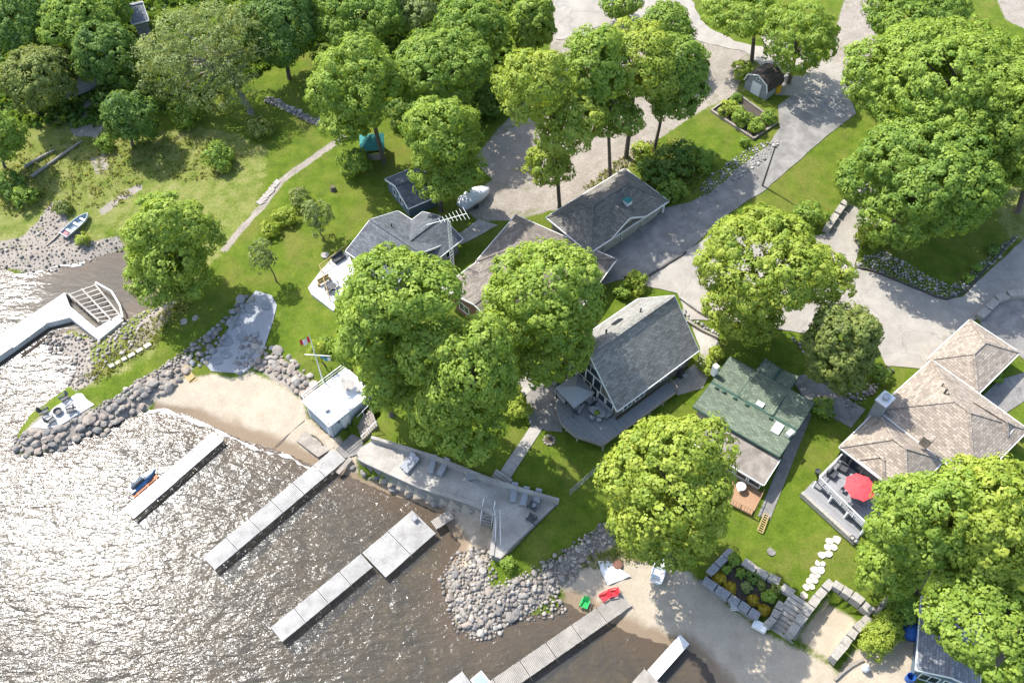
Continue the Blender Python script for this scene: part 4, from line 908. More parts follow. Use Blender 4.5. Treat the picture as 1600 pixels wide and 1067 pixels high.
# front gable facing the driveway
g0, gu_, gv_, gL, gW = rect3(q(2,1,575,425), q(2,1,785,285), q(2,1,480,200), ze + .02)
gu_d = v.copy(); w_ = gL; oo = g0 - v * .35
gable(gar, Vector((oo.x, oo.y, ze + .03)), v, -u if (at(*q(2,1,785,285), ze) - g0).dot(u) < 0 else u, W * .5, w_, ze - .3, ze + .03, ze + 1.75, 'wall_cream', 'roof_garage', wallname='gable_wall')
for a, wd in ((.22, 2.6), (.5, 2.6), (.73, 2.6)):
    c = o + u * (Lg * a) + v * .45 + Z * (5.0 - ze); b = MB(); b.obox(c - v * .03, u, v, Z, wd / 2, .05, 1.1); dr = b.build('garage_door', 'white_paint', gar)
    for k in range(4): b = MB(); b.obox(c - v * .09 + Z * (-.82 + .54 * k), u, v, Z, wd / 2 - .08, .02, .24); b.build('door_panel', 'wall_cream', dr)
b = MB(); cp = K[4].lerp(K[5], .42).lerp(K[0].lerp(K[1], .42), .45); b.box(cp + Z * .3, (.8, .8, .7), math.atan2(u.y, u.x)); cu = b.build('cupola', 'white_paint', gar)
b = MB(); b.lathe(cp + Z * .64, [(.7, 0), (.02, .4)], 4); b.build('cupola_roof', 'roof_teal', cu)
p = o + u * .5 + v * .3; b = MB(); b.box((p.x, p.y, 5.0), (.25, .25, 2.6), math.atan2(u.y, u.x)); b.build('corner_post', 'white_paint', gar)

# --- brown bungalow: two joined roofs
bun = thing('bungalow', 'long brown-roofed bungalow half hidden by two maples', 'house', gnd(790, 480))
ze = 5.9
o, u, v, Lg, W = rect3((690, 450), (765, 394), (806, 523), ze); gable(bun, o, u, v, Lg, W, 2.9, ze, ze + 1.7, 'wall_brick', 'roof_brown')
for f_ in (.3, .62): pipe_vent(bun, o + u * (Lg * f_) + v * (W * .46) + Z * 1.6, .16, .5, 'metal_grey', 'roof_vent')
pipe_vent(bun, o + u * (Lg * .75) + v * (W * .25) + Z * .85, .07, .5)
for k in range(2): window(bun, o + u * .45 + v * (W * (.3 + .4 * k)) + Z * (4.6 - ze), v, Z, 1.6, 1.2, -u, mull=1)
for k in range(3): window(bun, o + v * (W - .45) + u * (Lg * (.15 + .3 * k)) + Z * (4.6 - ze), u, Z, 1.5, 1.2, v, mull=1)
o, u, v, Lg, W = rect3((744, 408), (806, 336), (955, 416), ze + .15); hip(bun, o, u, v, Lg, W, 3.0, ze + .15, ze + .15 + min(Lg, W) * .2, 'wall_brick', 'roof_brown', wallname='rear_wall')
for k in range(2): window(bun, o + v * (W - .5) + u * (Lg * (.3 + .4 * k)) + Z * (4.7 - ze), u, Z, 1.3, 1.2, v)

# --- blue-grey cottage on the left
ze = 5.7
bl = thing('cottage', 'blue-grey roofed cottage behind the railed patio at the left maple', 'house', gnd(610, 400))
o, u, v, Lg, W = rect3((540, 392), (618, 446), (624, 331), ze)
gable(bl, o, u, v, Lg, W, 2.8, ze, ze + 1.9, 'wall_grey', 'roof_blue')
window(bl, o + u * .45 + v * (W * .3) + Z * (4.5 - ze), v, Z, 1.8, 1.3, -u, mull=1); window(bl, o + u * .45 + v * (W * .68) + Z * (4.5 - ze), v, Z, 1.2, 1.3, -u)
pipe_vent(bl, o + u * (Lg * .3) + v * (W * .62) + Z * 1.4, .08, .5)
o, u, v, Lg, W = rect3((662, 421), (723, 373), (632, 352), ze + .1)
gable(bl, o, u, v, Lg, W, 2.9, ze + .1, ze + 1.6, 'wall_grey', 'roof_blue', wallname='rear_wall')
for k in range(2): window(bl, o + u * (Lg * (.3 + .4 * k)) + v * .45 + Z * (4.5 - ze), u, Z, 1.2, 1.1, -v)
# patio of that cottage
PZ = 3.25
pt = [at(x, y, PZ) for x, y in (q(1,1,310,720), q(1,1,385,620), q(1,1,470,530), q(1,1,545,505), q(1,1,600,640), q(1,1,460,860), q(1,1,330,760))]
b = MB(.7); b.prism(pt, 2.2, PZ); patio = b.build('patio', 'concrete_pale'); tag(patio, 'pale concrete patio with timber railing beside the blue-grey cottage', 'patio')
railing(patio, [pt[3] + Vector((0, .1, 0)), pt[1], pt[1].lerp(pt[5], .75)], 1.0, 1.4, 'wood_yellow')

# --- boathouse with roof terrace
BZ = 3.6; S = boat_c['S']
boat = thing('boathouse', 'flat-roofed pale boathouse on the beach with a railed roof terrace', 'boathouse', Vector((S.x, S.y, .6)))
bang = math.atan2(bu.y, bu.x)
b = MB(bang); b.prism([S + bu * a + bv * c for a, c in ((.25, .25), (bL - .25, .25), (bL - .25, bW - .25), (.25, bW - .25))], .2, BZ - .22); b.build('wall', 'wall_boathouse', boat)
b = MB(bang); b.prism([Vector((p.x, p.y, 0)) for p in boat_poly], BZ - .22, BZ); b.build('roof', 'white_plain', boat)
b = MB(bang); b.obox(S + bu * (bL * .52) + bv * .22 + Z * (1.75 - BZ), bu, bv, Z, bL * .33, .06, 1.05); dr = b.build('boat_door', 'door_blue', boat)
b = MB()
for s_ in (-1, 1): b.obox(S + bu * (bL * (.52 + .35 * s_)) + bv * .2 + Z * (1.8 - BZ), bu, bv, Z, .1, .08, 1.15)
b.obox(S + bu * (bL * .52) + bv * .2 + Z * (2.9 - BZ), bu, bv, Z, bL * .37, .08, .1); b.build('door_frame', 'white_paint', dr)
c = S + bv * 2.2 + bu * .22 + Z * (1.85 - BZ); b = MB(); b.obox(c, bv, bu, Z, .5, .06, 1.05); dr = b.build('side_door', 'white_paint', boat)
b = MB(); b.obox(c - bu * .08 + bv * .38, bv, bu, Z, .03, .05, .06); b.build('handle', 'metal_dark', dr)
b = MB(); b.box(S + bv * 1.3 + bu * .12 + Z * (3.0 - BZ), (.15, .2, .25), bang); b.build('wall_lamp', 'metal_dark', boat)
cs = [Vector((p.x, p.y, BZ)) for p in boat_poly]; ins_ = .12
railing(boat, [cs[0].lerp(cs[2], .02), cs[1] + (cs[3] - cs[1]) * .02], 1.0, 1.9, 'metal_grey', thick=.05)
railing(boat, [cs[0].lerp(cs[2], .02), cs[3].lerp(cs[1], .02)], 1.0, 1.9, 'metal_grey', thick=.05)
railing(boat, [cs[1].lerp(cs[3], .02), cs[2].lerp(cs[0], .02)], 1.0, 1.9, 'metal_grey', thick=.05)

# --- sheds, gazebo
o, u, v, Lg, W = rect3(q(1,1,768,75), q(1,1,905,250), q(1,1,960,10), 5.3)
sh = thing('garden_shed', 'small blue-sided shed with a dark roof behind the blue-grey cottage', 'shed', Vector((o.x, o.y, 3.2)))
gable(sh, o, v, u, W, Lg, 3.0, 5.3, 6.6, 'wall_blue', 'roof_blue', inset=.2)
for k in (.35, .62): window(sh, o + v * .2 + u * (Lg * k) + Z * (4.6 - 5.3), u, Z, .7, 1.1, -v)
# gambrel shed
fo = at(*q(2,0,1385,480), 7.6); f1 = at(*q(2,0,1520,560), 7.6); u = (f1 - fo); u.z = 0; Wd = u.length; u.normalize(); v = Vector((-u.y, u.x, 0)); v = v if v.y > 0 else -v
gz = hz(fo.x, fo.y)
gs = thing('gambrel_shed', 'barn-shaped shed with a dark brown gambrel roof beside the road', 'shed', Vector((fo.x, fo.y, gz)))
prof = [(0, gz + 1.5), (.35, gz + 2.6), (Wd / 2, gz + 3.3), (Wd - .35, gz + 2.6), (Wd, gz + 1.5)]; De = 3.6
def gp(a, z, d): p = fo + u * a + v * d; return Vector((p.x, p.y, z))
b = MB(); pr = [(.1, gz - .3)] + [(min(max(a, .1), Wd - .1), z - .1) for a, z in prof] + [(Wd - .1, gz - .3)]
V = [gp(a, z, .15) for a, z in pr] + [gp(a, z, De - .15) for a, z in pr]; n_ = len(pr)
b.add(V, [tuple(range(n_)), tuple(range(n_, 2 * n_))[::-1]] + [(i, (i + 1) % n_, n_ + (i + 1) % n_, n_ + i) for i in range(n_)]); b.build('wall', 'wall_grey', gs)
b = MB()
for (a, z), (c, y) in zip(prof[:-1], prof[1:]): b.slab([gp(a, z, -.1), gp(c, y, -.1), gp(c, y, De), gp(a, z, De)], .1)
ro = b.build('roof', 'roof_shed', gs)
b = MB()
for (a, z), (c, y) in zip(prof[:-1], prof[1:]): b.beam(gp(a, z - .05, -.14), gp(c, y - .05, -.14), .08, .16)
b.build('fascia', 'white_paint', ro)
b = MB(); b.obox(gp(Wd / 2, gz + .95, .1), u, v, Z, .75, .05, .95); b.build('door', 'white_paint', gs)
window(gs, gp(Wd / 2, gz + 2.55, .12), u, Z, .5, .35, -v, name='loft_window')
# gazebo
gc = at(581, 222, 6.0); g = hz(gc.x, gc.y)
gz_ = thing('gazebo', 'timber gazebo with a pointed teal roof under the maple', 'gazebo', Vector((gc.x, gc.y, g)))
b = MB(); rr = 2.3
C4 = [gc + Vector((math.cos(t), math.sin(t), 0)) * rr for t in (.9, .9 + math.pi / 2, .9 + math.pi, .9 + 1.5 * math.pi)]; ap = gc + Z * 1.3
for i in range(4): b.slab([C4[i], C4[(i + 1) % 4], ap], .1)
b.build('roof', 'roof_teal', gz_)
for p in C4:
    pp = p.lerp(gc, .15); b = MB(); b.box((pp.x, pp.y, (g + gc.z) / 2), (.16, .16, gc.z - g)); b.build('post', 'wood_weathered', gz_)
b = MB()
for i in range(4): b.beam(C4[i].lerp(gc, .15) + Z * (g + 1.0 - gc.z), C4[(i + 1) % 4].lerp(gc, .15) + Z * (g + 1.0 - gc.z), .06, 1.1)
b.build('low_wall', 'wood_weathered', gz_)
# grey shed in the bottom corner
o, u, v, Lg, W = rect3((1437, 978), (1432, 1046), (1532, 1050), 4.2)
cs_ = thing('boat_shed', 'shed with a low grey shingled roof in the bottom right corner', 'shed', Vector((o.x, o.y, 1.2)))
gable(cs_, o - u * 3.0, u, v, Lg + 3.0, W, .8, 4.2, 5.0, 'wall_blue', 'roof_slate', inset=.3)
window(cs_, o + u * (Lg - .3) + v * (W * .3) + Z * (2.6 - 4.2), v, Z, 1.6, 1.3, u, mull=1); window(cs_, o + u * (Lg - .3) + v * (W * .65) + Z * (2.6 - 4.2), v, Z, 1.4, 1.3, u)
# cabin roofs glimpsed in the woods
for (a, b1, c1, lab) in (((196, 8), (222, 2), (214, 36), 'pale cabin roof glimpsed in the woods at the top edge'), ((120, 60), (150, 100), (60, 90), 'cabin with a grey roof hidden under the left woods')):
    o, u, v, Lg, W = rect3(a, b1, c1, 7.6); t_ = thing('cabin', lab, 'cabin', Vector((o.x, o.y, 4)))
    gable(t_, o, u, v, Lg, W, 3.8, 7.6, 8.9, 'wall_grey', 'roof_slate', inset=.3)

# ------------------------------------------------------------------ stones
def rock_mesh(seed, sub=2):
    bm = bmesh.new(); bmesh.ops.create_icosphere(bm, subdivisions=sub, radius=1); r = random.Random(seed)
    ox = r.random() * 50
    ax = [Vector((r.gauss(0, 1), r.gauss(0, 1), r.gauss(0, 1))).normalized() for _ in range(9)]
    for v in bm.verts:
        d = v.co.normalized(); k = 1 + .3 * noise.noise(d * 1.5 + Vector((ox, 0, 0)))
        for a in ax: k = min(k, .74 / max(.2, d.dot(a)) if d.dot(a) > .6 else k)
        v.co = d * k * (1, .85, .7)[0]
        v.co.z *= .78
    me = bpy.data.meshes.new('stone'); bm.to_mesh(me); bm.free(); return me
ROCKS = {}
for mn in ('rock_a', 'rock_b', 'rock_c', 'rock_pale', 'rock_grey'):
    ROCKS[mn] = []
    for k in range(5):
        me = rock_mesh(hash(mn) % 97 + k * 7 if False else {'rock_a': 1, 'rock_b': 20, 'rock_c': 40, 'rock_pale': 60, 'rock_grey': 80}[mn] + k, 2); me.materials.append(MAT[mn]); ROCKS[mn].append(me)
def darts(poly, spacing, tries=6000, nmax=400, seed=1, z=None):
    W = [(gnd(*p) if z is None else at(p[0], p[1], z)).to_2d() for p in poly]; r = random.Random(seed); pts = []
    x0, x1 = min(p.x for p in W), max(p.x for p in W); y0, y1 = min(p.y for p in W), max(p.y for p in W)
    X = np.array([r.uniform(x0, x1) for _ in range(tries)]); Y = np.array([r.uniform(y0, y1) for _ in range(tries)])
    ok = inside([tuple(p) for p in W], X, Y); grid = {}
    for x, y in zip(X[ok], Y[ok]):
        s_ = spacing; gx, gy = int(x / s_), int(y / s_)
        if any((x - a) ** 2 + (y - b) ** 2 < s_ * s_ for i in (-1, 0, 1) for j in (-1, 0, 1) for a, b in grid.get((gx + i, gy + j), ())): continue
        grid.setdefault((gx, gy), []).append((x, y)); pts.append((x, y))
        if len(pts) >= nmax: break
    return pts
def boulders(root, pts, size, mats, seed=1, sink=.25, flat=1.0):
    r = random.Random(seed)
    for x, y in pts:
        s = r.uniform(*size) * r.choice((.55, .75, .9, 1, 1.1, 1.2, 1.6)); me = r.choice(ROCKS[r.choice(mats)])
        o = bpy.data.objects.new('stone', me); C.objects.link(o); o.parent = root
        z = max(hz(x, y), -.25)
        o.location = Vector((x, y, z + s * (.5 - sink))) - root.location
        o.scale = (s * r.uniform(.85, 1.3), s * r.uniform(.75, 1.05), s * r.uniform(.65, .95) * flat); o.rotation_euler = (r.uniform(-.3, .3), r.uniform(-.3, .3), r.uniform(0, 6.3))
def small_stones(name, pts, size, m, seed=1, parent=None, label=None):
    """uncountable small stones as one mesh"""
    r = np.random.default_rng(seed)
    bm = bmesh.new(); bmesh.ops.create_icosphere(bm, subdivisions=1, radius=1); base = np.array([tuple(v.co) for v in bm.verts]); fc = np.array([[v.index for v in f.verts] for f in bm.faces]); bm.free()
    n = len(pts); P = np.array(pts); H = np.maximum(height(P[:, 0], P[:, 1]), -.15)
    s = size[0] + (size[1] * 1.25 - size[0]) * r.random((n, 1, 1)) ** 2.2; V = base[None] * (1 + r.normal(0, .14, (n, len(base), 1))) * s * r.uniform(.6, 1.2, (n, 1, 3)) * np.array([1.1, 1.1, .75])
    V[:, :, 0] += P[:, 0, None]; V[:, :, 1] += P[:, 1, None]; V[:, :, 2] += (H + .05)[:, None] + s[:, :, 0] * .25
    Fc = (fc[None] + (np.arange(n) * len(base))[:, None, None]).reshape(-1, 3); V = V.reshape(-1, 3)
    me = bpy.data.meshes.new(name); me.vertices.add(len(V)); me.vertices.foreach_set('co', V.ravel()); me.loops.add(Fc.size); me.loops.foreach_set('vertex_index', Fc.ravel())
    me.polygons.add(len(Fc)); me.polygons.foreach_set('loop_start', np.arange(0, Fc.size, 3)); me.polygons.foreach_set('loop_total', np.full(len(Fc), 3)); me.update()
    at_ = me.attributes.new('tint', 'FLOAT', 'POINT'); at_.data.foreach_set('value', np.repeat(r.random(n), len(base)).astype(np.float32))
    me.materials.append(MAT[m]); o = bpy.data.objects.new(name, me); C.objects.link(o); o['kind'] = 'stuff'
    if parent: o.parent = parent; o.location = -parent.location
    if label: o['label'] = label; o['category'] = 'stones'
    return o
def stone_mat(name, a, b):
    m = bpy.data.materials.new(name); m.use_nodes = True; nt = m.node_tree; bs = nt.nodes['Principled BSDF']; bs.inputs['Roughness'].default_value = .95
    t = nt.nodes.new('ShaderNodeAttribute'); t.attribute_name = 'tint'; mx = nt.nodes.new('ShaderNodeMix'); mx.data_type = 'RGBA'
    mx.inputs[6].default_value = (*a, 1); mx.inputs[7].default_value = (*b, 1); nt.links.new(t.outputs['Fac'], mx.inputs[0]); nt.links.new(mx.outputs[2], bs.inputs['Base Color']); MAT[name] = m
stone_mat('stones_beige', (.13, .115, .098), (.38, .34, .295)); stone_mat('stones_grey', (.155, .148, .136), (.40, .385, .35))

# breakwater of boulders along the grassy point
bw = thing('breakwater', 'curved boulder breakwater edging the grassy point in the lake', 'breakwater', gnd(150, 680))
bwp = qs(0,2,(70,700),(80,640),(170,590),(300,600),(400,540),(560,470),(720,400),(850,300),(960,250),(1060,190),(1110,230),(1030,320),(940,390),(820,470),(700,540),(620,610),(560,600),(470,640),(380,700),(230,715),(140,740))
P_ = darts(bwp, .6, 16000, 290, 3); boulders(bw, P_, (.34, .5), ('rock_a', 'rock_b', 'rock_c', 'rock_a'), 5)
small_stones('breakwater_cobbles', darts(qs(0,2,(90,620),(190,590),(300,585),(400,540),(575,445),(900,240),(1100,100),(1200,20),(1210,60),(1060,200),(850,310),(560,490),(300,610),(80,700)), .3, 9000, 900, 4), (.13, .26), 'stones_beige', 5, None, None)
rr = thing('rock_revetment', 'bank of pale rocks between the pebble patio and the boathouse', 'rock bank', gnd(440, 590))
P_ = darts(qs(1,2,(-30,40),(30,80),(110,90),(230,170),(330,260),(370,310),(300,380),(260,370),(170,290),(60,220),(-20,230)), .6, 8000, 150, 5); boulders(rr, P_, (.32, .48), ('rock_c', 'rock_a', 'rock_pale'), 6)
rl = thing('rock_edging', 'bluish boulders banked along the pebble patio beside the point lawn', 'rock bank', gnd(340, 520))
P_ = darts(qs(0,1,(1150,1067),(1350,900),(1470,760),(1520,790),(1430,880),(1360,980),(1320,1067)) + qs(0,2,(1280,90),(1230,190),(1180,200),(1110,170),(1130,100)), .6, 8000, 120, 7); boulders(rl, P_, (.3, .46), ('rock_grey', 'rock_b', 'rock_a'), 8)
rp_ = thing('rock_edging', 'bluish boulders on the beach side of the pebble patio', 'rock bank', gnd(395, 560))
P_ = darts(qs(0,2,(1430,60),(1520,0),(1560,60),(1500,120),(1480,230),(1410,240),(1400,160)), .56, 5000, 60, 9); boulders(rp_, P_, (.3, .45), ('rock_grey', 'rock_b'), 10)
pr_ = thing('rock_point', 'riprap rocks around the tip of the grassy point between two docks', 'rock bank', gnd(770, 920))
P_ = darts(qs(1,3,(1120,440),(1200,330),(1280,280),(1390,290),(1370,380),(1400,500),(1500,480),(1600,440),(1620,520),(1580,640),(1480,700),(1420,790),(1300,800),(1180,640)), .55, 12000, 260, 11)
boulders(pr_, P_, (.2, .36), ('rock_pale', 'rock_c', 'rock_a', 'rock_b'), 12); small_stones('point_cobbles', darts(qs(1,3,(1090,440),(1180,300),(1280,260),(1400,280),(1440,460),(1620,420),(1640,600),(1480,760),(1340,830),(1180,760)), .32, 9000, 1100, 12), (.12, .24), 'stones_beige', 13)
pb = thing('rock_bank', 'rock bank climbing from the point toward the tree beside the white tarp', 'rock bank', gnd(880, 880))
P_ = darts(qs(2,3,(0,470),(130,400),(280,300),(420,250),(480,170),(540,110),(600,170),(520,240),(440,310),(380,400),(280,480),(180,560),(60,640),(0,640)), .52, 12000, 260, 13); boulders(pb, P_, (.19, .35), ('rock_pale', 'rock_c', 'rock_b', 'rock_a'), 14)
small_stones('bank_cobbles', darts(qs(2,3,(-20,460),(280,290),(560,100),(620,190),(400,420),(260,540),(330,640),(200,690),(0,690)), .3, 8000, 800, 14), (.1, .22), 'stones_beige', 15)
wt = thing('toe_rocks', 'line of rocks along the foot of the concrete terrace wall', 'rock bank', gnd(610, 755))
P_ = darts(qs(1,2,(560,800),(640,820),(760,860),(900,920),(1040,980),(1300,1060),(1200,1067),(980,990),(800,930),(620,850)), .75, 5000, 90, 15); boulders(wt, P_, (.28, .5), ('rock_a', 'rock_b', 'rock_c'), 16)
small_stones('shore_cobbles', darts([(195, 390), (136, 412), (60, 432), (0, 420), (-30, 390), (30, 374), (62, 345), (75, 318), (100, 312), (105, 345), (140, 380), (185, 370)], .45, 9000, 700, 16), (.08, .22), 'stones_beige', 17)
small_stones('inlet_cobbles', darts([(66, 538), (90, 515), (150, 528), (200, 502), (235, 482), (250, 478), (225, 525), (150, 590), (121, 612), (105, 600)], .42, 7000, 700, 18), (.12, .28), 'stones_beige', 19)
small_stones('wall_cobbles', darts(band(qs(1,0,(60,590),(200,650),(330,720),(450,740)), 5), .4, 5000, 260, 20), (.16, .32), 'stones_grey', 21)
RB = qs(3,1,(590,600),(640,540),(760,510),(840,540),(1000,640),(1150,712),(1220,690),(1330,590),(1430,500),(1540,415),(1560,425),(1440,560),(1340,645),(1250,745),(1130,790),(930,712),(730,632))
small_stones('river_rock', darts(RB, .3, 20000, 2200, 22), (.1, .2), 'stones_grey', 23)
small_stones('river_rock', darts(qs(2,0,(1190,1040),(1300,960),(1430,870),(1600,840),(1560,900),(1450,1000),(1330,1080)) + qs(2,1,(1290,80),(1200,170),(1110,195),(1120,120)), .3, 14000, 1500, 24), (.1, .2), 'stones_grey', 25)
small_stones('garden_stones', darts(qs(3,2,(200,20),(330,160),(450,300),(560,480),(700,360),(830,230),(790,190),(640,330),(480,360),(330,230),(260,60)), .36, 9000, 700, 26), (.12, .26), 'stones_beige', 27)
small_stones('patio_stones', darts(qs(2,1,(1020,860),(1060,900),(1230,1000),(1220,1030),(1120,980),(1040,920)), .34, 3000, 140, 28), (.14, .28), 'stones_grey', 29)
# block walls: each block a part
def blocks(name, label, line, size, zfun, m='rock_pale', cat='stone wall', gap=.06, seed=1, hgt=None):
    r = random.Random(seed); P = [at(x, y, zfun) if isinstance(zfun, (int, float)) else gnd(x, y) for x, y in line]
    root = thing(name, label, cat, P[0]); 
    for a, c in zip(P[:-1], P[1:]):
        d = (c - a); Lg = d.length; n = max(1, round(Lg / size[0])); dn = d.normalized(); ang = math.atan2(d.y, d.x)
        for k in range(n):
            p = a.lerp(c, (k + .5) / n); w = Lg / n - gap; b = MB(); hh = (hgt or size[2]) * r.uniform(.88, 1.1); 
            bm = bmesh.new(); bmesh.ops.create_cube(bm, size=1); bmesh.ops.subdivide_edges(bm, edges=bm.edges[:], cuts=1, use_grid_fill=True)
            for v in bm.verts:
                kx = .5 - .06 * (abs(v.co.x) > .4 and abs(v.co.y) > .4) ; v.co = Vector((v.co.x * w, v.co.y * size[1] * 1.0, v.co.z * hh)) * (1 - .05 * r.random()) + Vector((r.uniform(-.03, .03), r.uniform(-.04, .04), r.uniform(-.03, .03)))
            me = bpy.data.meshes.new('block'); bm.to_mesh(me); bm.free(); me.materials.append(MAT[m]); o = bpy.data.objects.new('block', me); C.objects.link(o); o.parent = root
            o.location = p + Z * (hh / 2 - .1) - root.location; o.rotation_euler = (0, 0, ang + r.uniform(-.06, .06))
    return root
blocks('retaining_wall', 'pale stone block wall holding the lawn along the narrow pale drive', qs(3,1,(655,118),(545,215),(475,305),(415,395)), (1.3, .8, 1.0), None, 'rock_pale', seed=3)
blocks('stone_edging', 'row of small white stones on the far side of the pale drive', qs(3,1,(755,322),(690,385),(610,470)), (.9, .5, .4), None, 'stone_cream', 'stone edging', .25, 4)
blocks('stone_arc', 'arc of white boulders between the court and the side court', qs(3,1,(1320,915),(1375,868),(1425,808),(1490,782),(1600,768)), (1.7, .9, .8), None, 'rock_pale', 'stone edging', .12, 5)
blocks('bed_wall', 'front stone block wall of the sunken garden bed above the beach', qs(2,3,(1135,455),(1290,560),(1470,680)), (1.25, .75, .55), 1.75, 'rock_grey', 'stone wall', .08, 6)
blocks('beach_wall', 'lower pale wall along the beach below the garden bed', qs(2,3,(1105,475),(1280,590),(1440,695)), (2.6, .35, 1.1), .75, 'concrete_wall', 'stone wall', .05, 7)
blocks('bed_wall', 'side stone block wall of the garden bed next to the cottage', qs(2,3,(1170,420),(1305,285)), (1.2, .75, .6), 2.0, 'rock_grey', 'stone wall', .08, 8)
blocks('bed_wall', 'rear stone block wall of the garden bed below the lawn', qs(2,3,(1370,345),(1450,405),(1590,475)), (1.25, .75, .6), 2.2, 'rock_pale', 'stone wall', .08, 9)
blocks('bed_wall', 'stone blocks between the garden bed and the block stairs', qs(3,3,(150,500),(225,545)), (1.0, .8, .6), 2.3, 'rock_pale', 'stone wall', .08, 10)
blocks('stair_wall', 'stone blocks along the garden-bed side of the stairs', qs(3,3,(150,600),(100,690),(60,740)), (1.1, .7, .9), 1.4, 'rock_pale', 'stone wall', .08, 11)
blocks('pit_wall', 'tall stone block wall between the stairs and the sand pit', qs(3,3,(435,490),(350,585),(270,690),(190,800)), (1.2, .8, 1.5), 1.5, 'rock_pale', 'stone wall', .08, 12)
blocks('pit_wall', 'stone block wall along the lawn side of the sand pit', qs(3,3,(450,490),(560,560),(685,660)), (1.25, .8, 1.1), 2.25, 'rock_pale', 'stone wall', .08, 13)
blocks('pit_wall', 'stone block wall between the sand pit and the cedar hedge', qs(3,3,(670,690),(580,770),(510,860),(445,945)), (1.25, .8, 1.2), 1.5, 'rock_pale', 'stone wall', .08, 14)
blocks('lawn_edging', 'row of white stones along the far edge of the point lawn', qs(0,2,(650,212),(760,150),(905,68)), (.9, .5, .35), None, 'stone_cream', 'stone edging', .2, 15)
blocks('lawn_edging', 'stone edge of the lawn corner beside the cedar hedge', qs(3,3,(795,565),(700,660)), (1.1, .5, .4), None, 'rock_pale', 'stone edging', .1, 16)
def flat_stones(name, label, pts, r0, m='stone_cream', cat='stepping stones', z=None, seed=2, n=7, lift=.03):
    r = random.Random(seed); root = thing(name, label, cat, gnd(*pts[0]) if z is None else at(*pts[0], z))
    for px in pts:
        rad = r0 * r.uniform(.75, 1.25)
        p = gnd(px[0], px[1]) if z is None else at(px[0], px[1], z); t0 = r.uniform(0, 6)
        b = MB(); b.prism([(p.x + rad * r.uniform(.75, 1.15) * math.cos(t0 + 6.283 * k / n), p.y + rad * r.uniform(.75, 1.15) * math.sin(t0 + 6.283 * k / n)) for k in range(n)], p.z - .1, p.z + lift + .06); b.build('stone', m, root)
    return root
flat_stones('stepping_stones', 'line of cream stepping stones crossing the lawn from the patio steps', qs(3,3,(485,213),(440,222),(430,260),(466,258),(398,305),(436,298),(370,355),(402,358),(353,393),(386,395),(340,430),(371,425),(319,460),(353,452),(302,496),(335,490),(292,542)), .37)
flat_stones('stepping_stones', 'row of pale slabs in the footpath across the rough lawn', qs(1,1,(125,98),(108,118),(93,137),(77,157),(61,176),(44,196),(27,214)), .55, 'rock_pale', n=4, seed=6)
flat_stones('stepping_stones', 'pair of loose stones lying in the shade of the lone maple', qs(0,1,(1097,925),(1162,905)), .6, 'rock_pale', 'stones', seed=8)
sheet('pebble_patio', [(400, 455), (425, 462), (433, 478), (428, 500), (414, 540), (404, 566), (380, 584), (330, 580), (322, 570), (338, 545), (356, 515), (376, 482)], 'pebble_patio', .09); 
pp_ = bpy.data.objects['pebble_patio']; tag(pp_, 'grey pebble patio set with round flagstones beside the point lawn', 'patio')
for k, (px, rd) in enumerate(((qs(0,1,(1410,920))[0], .9), (qs(0,1,(1500,850))[0], .8), (qs(0,1,(1360,1030))[0], .95), (qs(0,1,(1450,1010))[0], .8), (qs(0,2,(1360,45))[0], 1.0), (qs(0,2,(1360,125))[0], .9), (qs(0,2,(1300,170))[0], .7), ((418, 478), .8))):
    p = gnd(*px); b = MB(); b.prism([(p.x + rd * math.cos(t) * (1 + .12 * math.sin(3 * t + k)), p.y + rd * math.sin(t) * (.85 + .1 * math.cos(2 * t + k))) for t in np.linspace(0, 6.283, 14)[:-1]], p.z - .05, p.z + .16); b.build('flagstone', 'flagstone', pp_)

# ------------------------------------------------------------------ terrace, stairs, landings
ter = thing('terrace', 'long concrete lounging terrace with a pale retaining wall above the beach', 'terrace', Vector((terr_w[0].x, terr_w[0].y, .2)))
b = MB(.6); b.prism(terr_w, -.3, TERR_Z); b.build('slab', 'concrete_wall', ter)
b = MB(); cw = [at(x, y, TERR_Z) for x, y in terr_px[3:10]]
for a, c in zip(cw[:-1], cw[1:]): b.beam(a + Z * .15, c + Z * .15, .35, 1.2)
b.build('back_wall', 'concrete', ter)
b = MB(); fr_ = terr_w[13:] + terr_w[:1]
for a, c in zip(fr_[:-1], fr_[1:]): b.beam(a + Z * .05, c + Z * .05, .45, .2)
b.build('coping', 'concrete', ter)
b = MB(); b.prism([p for p in [t.lerp(Vector((sum(w.x for w in terr_w) / len(terr_w), sum(w.y for w in terr_w) / len(terr_w), TERR_Z)), .012) for t in terr_w]], TERR_Z - .05, TERR_Z + .012); b.build('paving', 'concrete', ter)
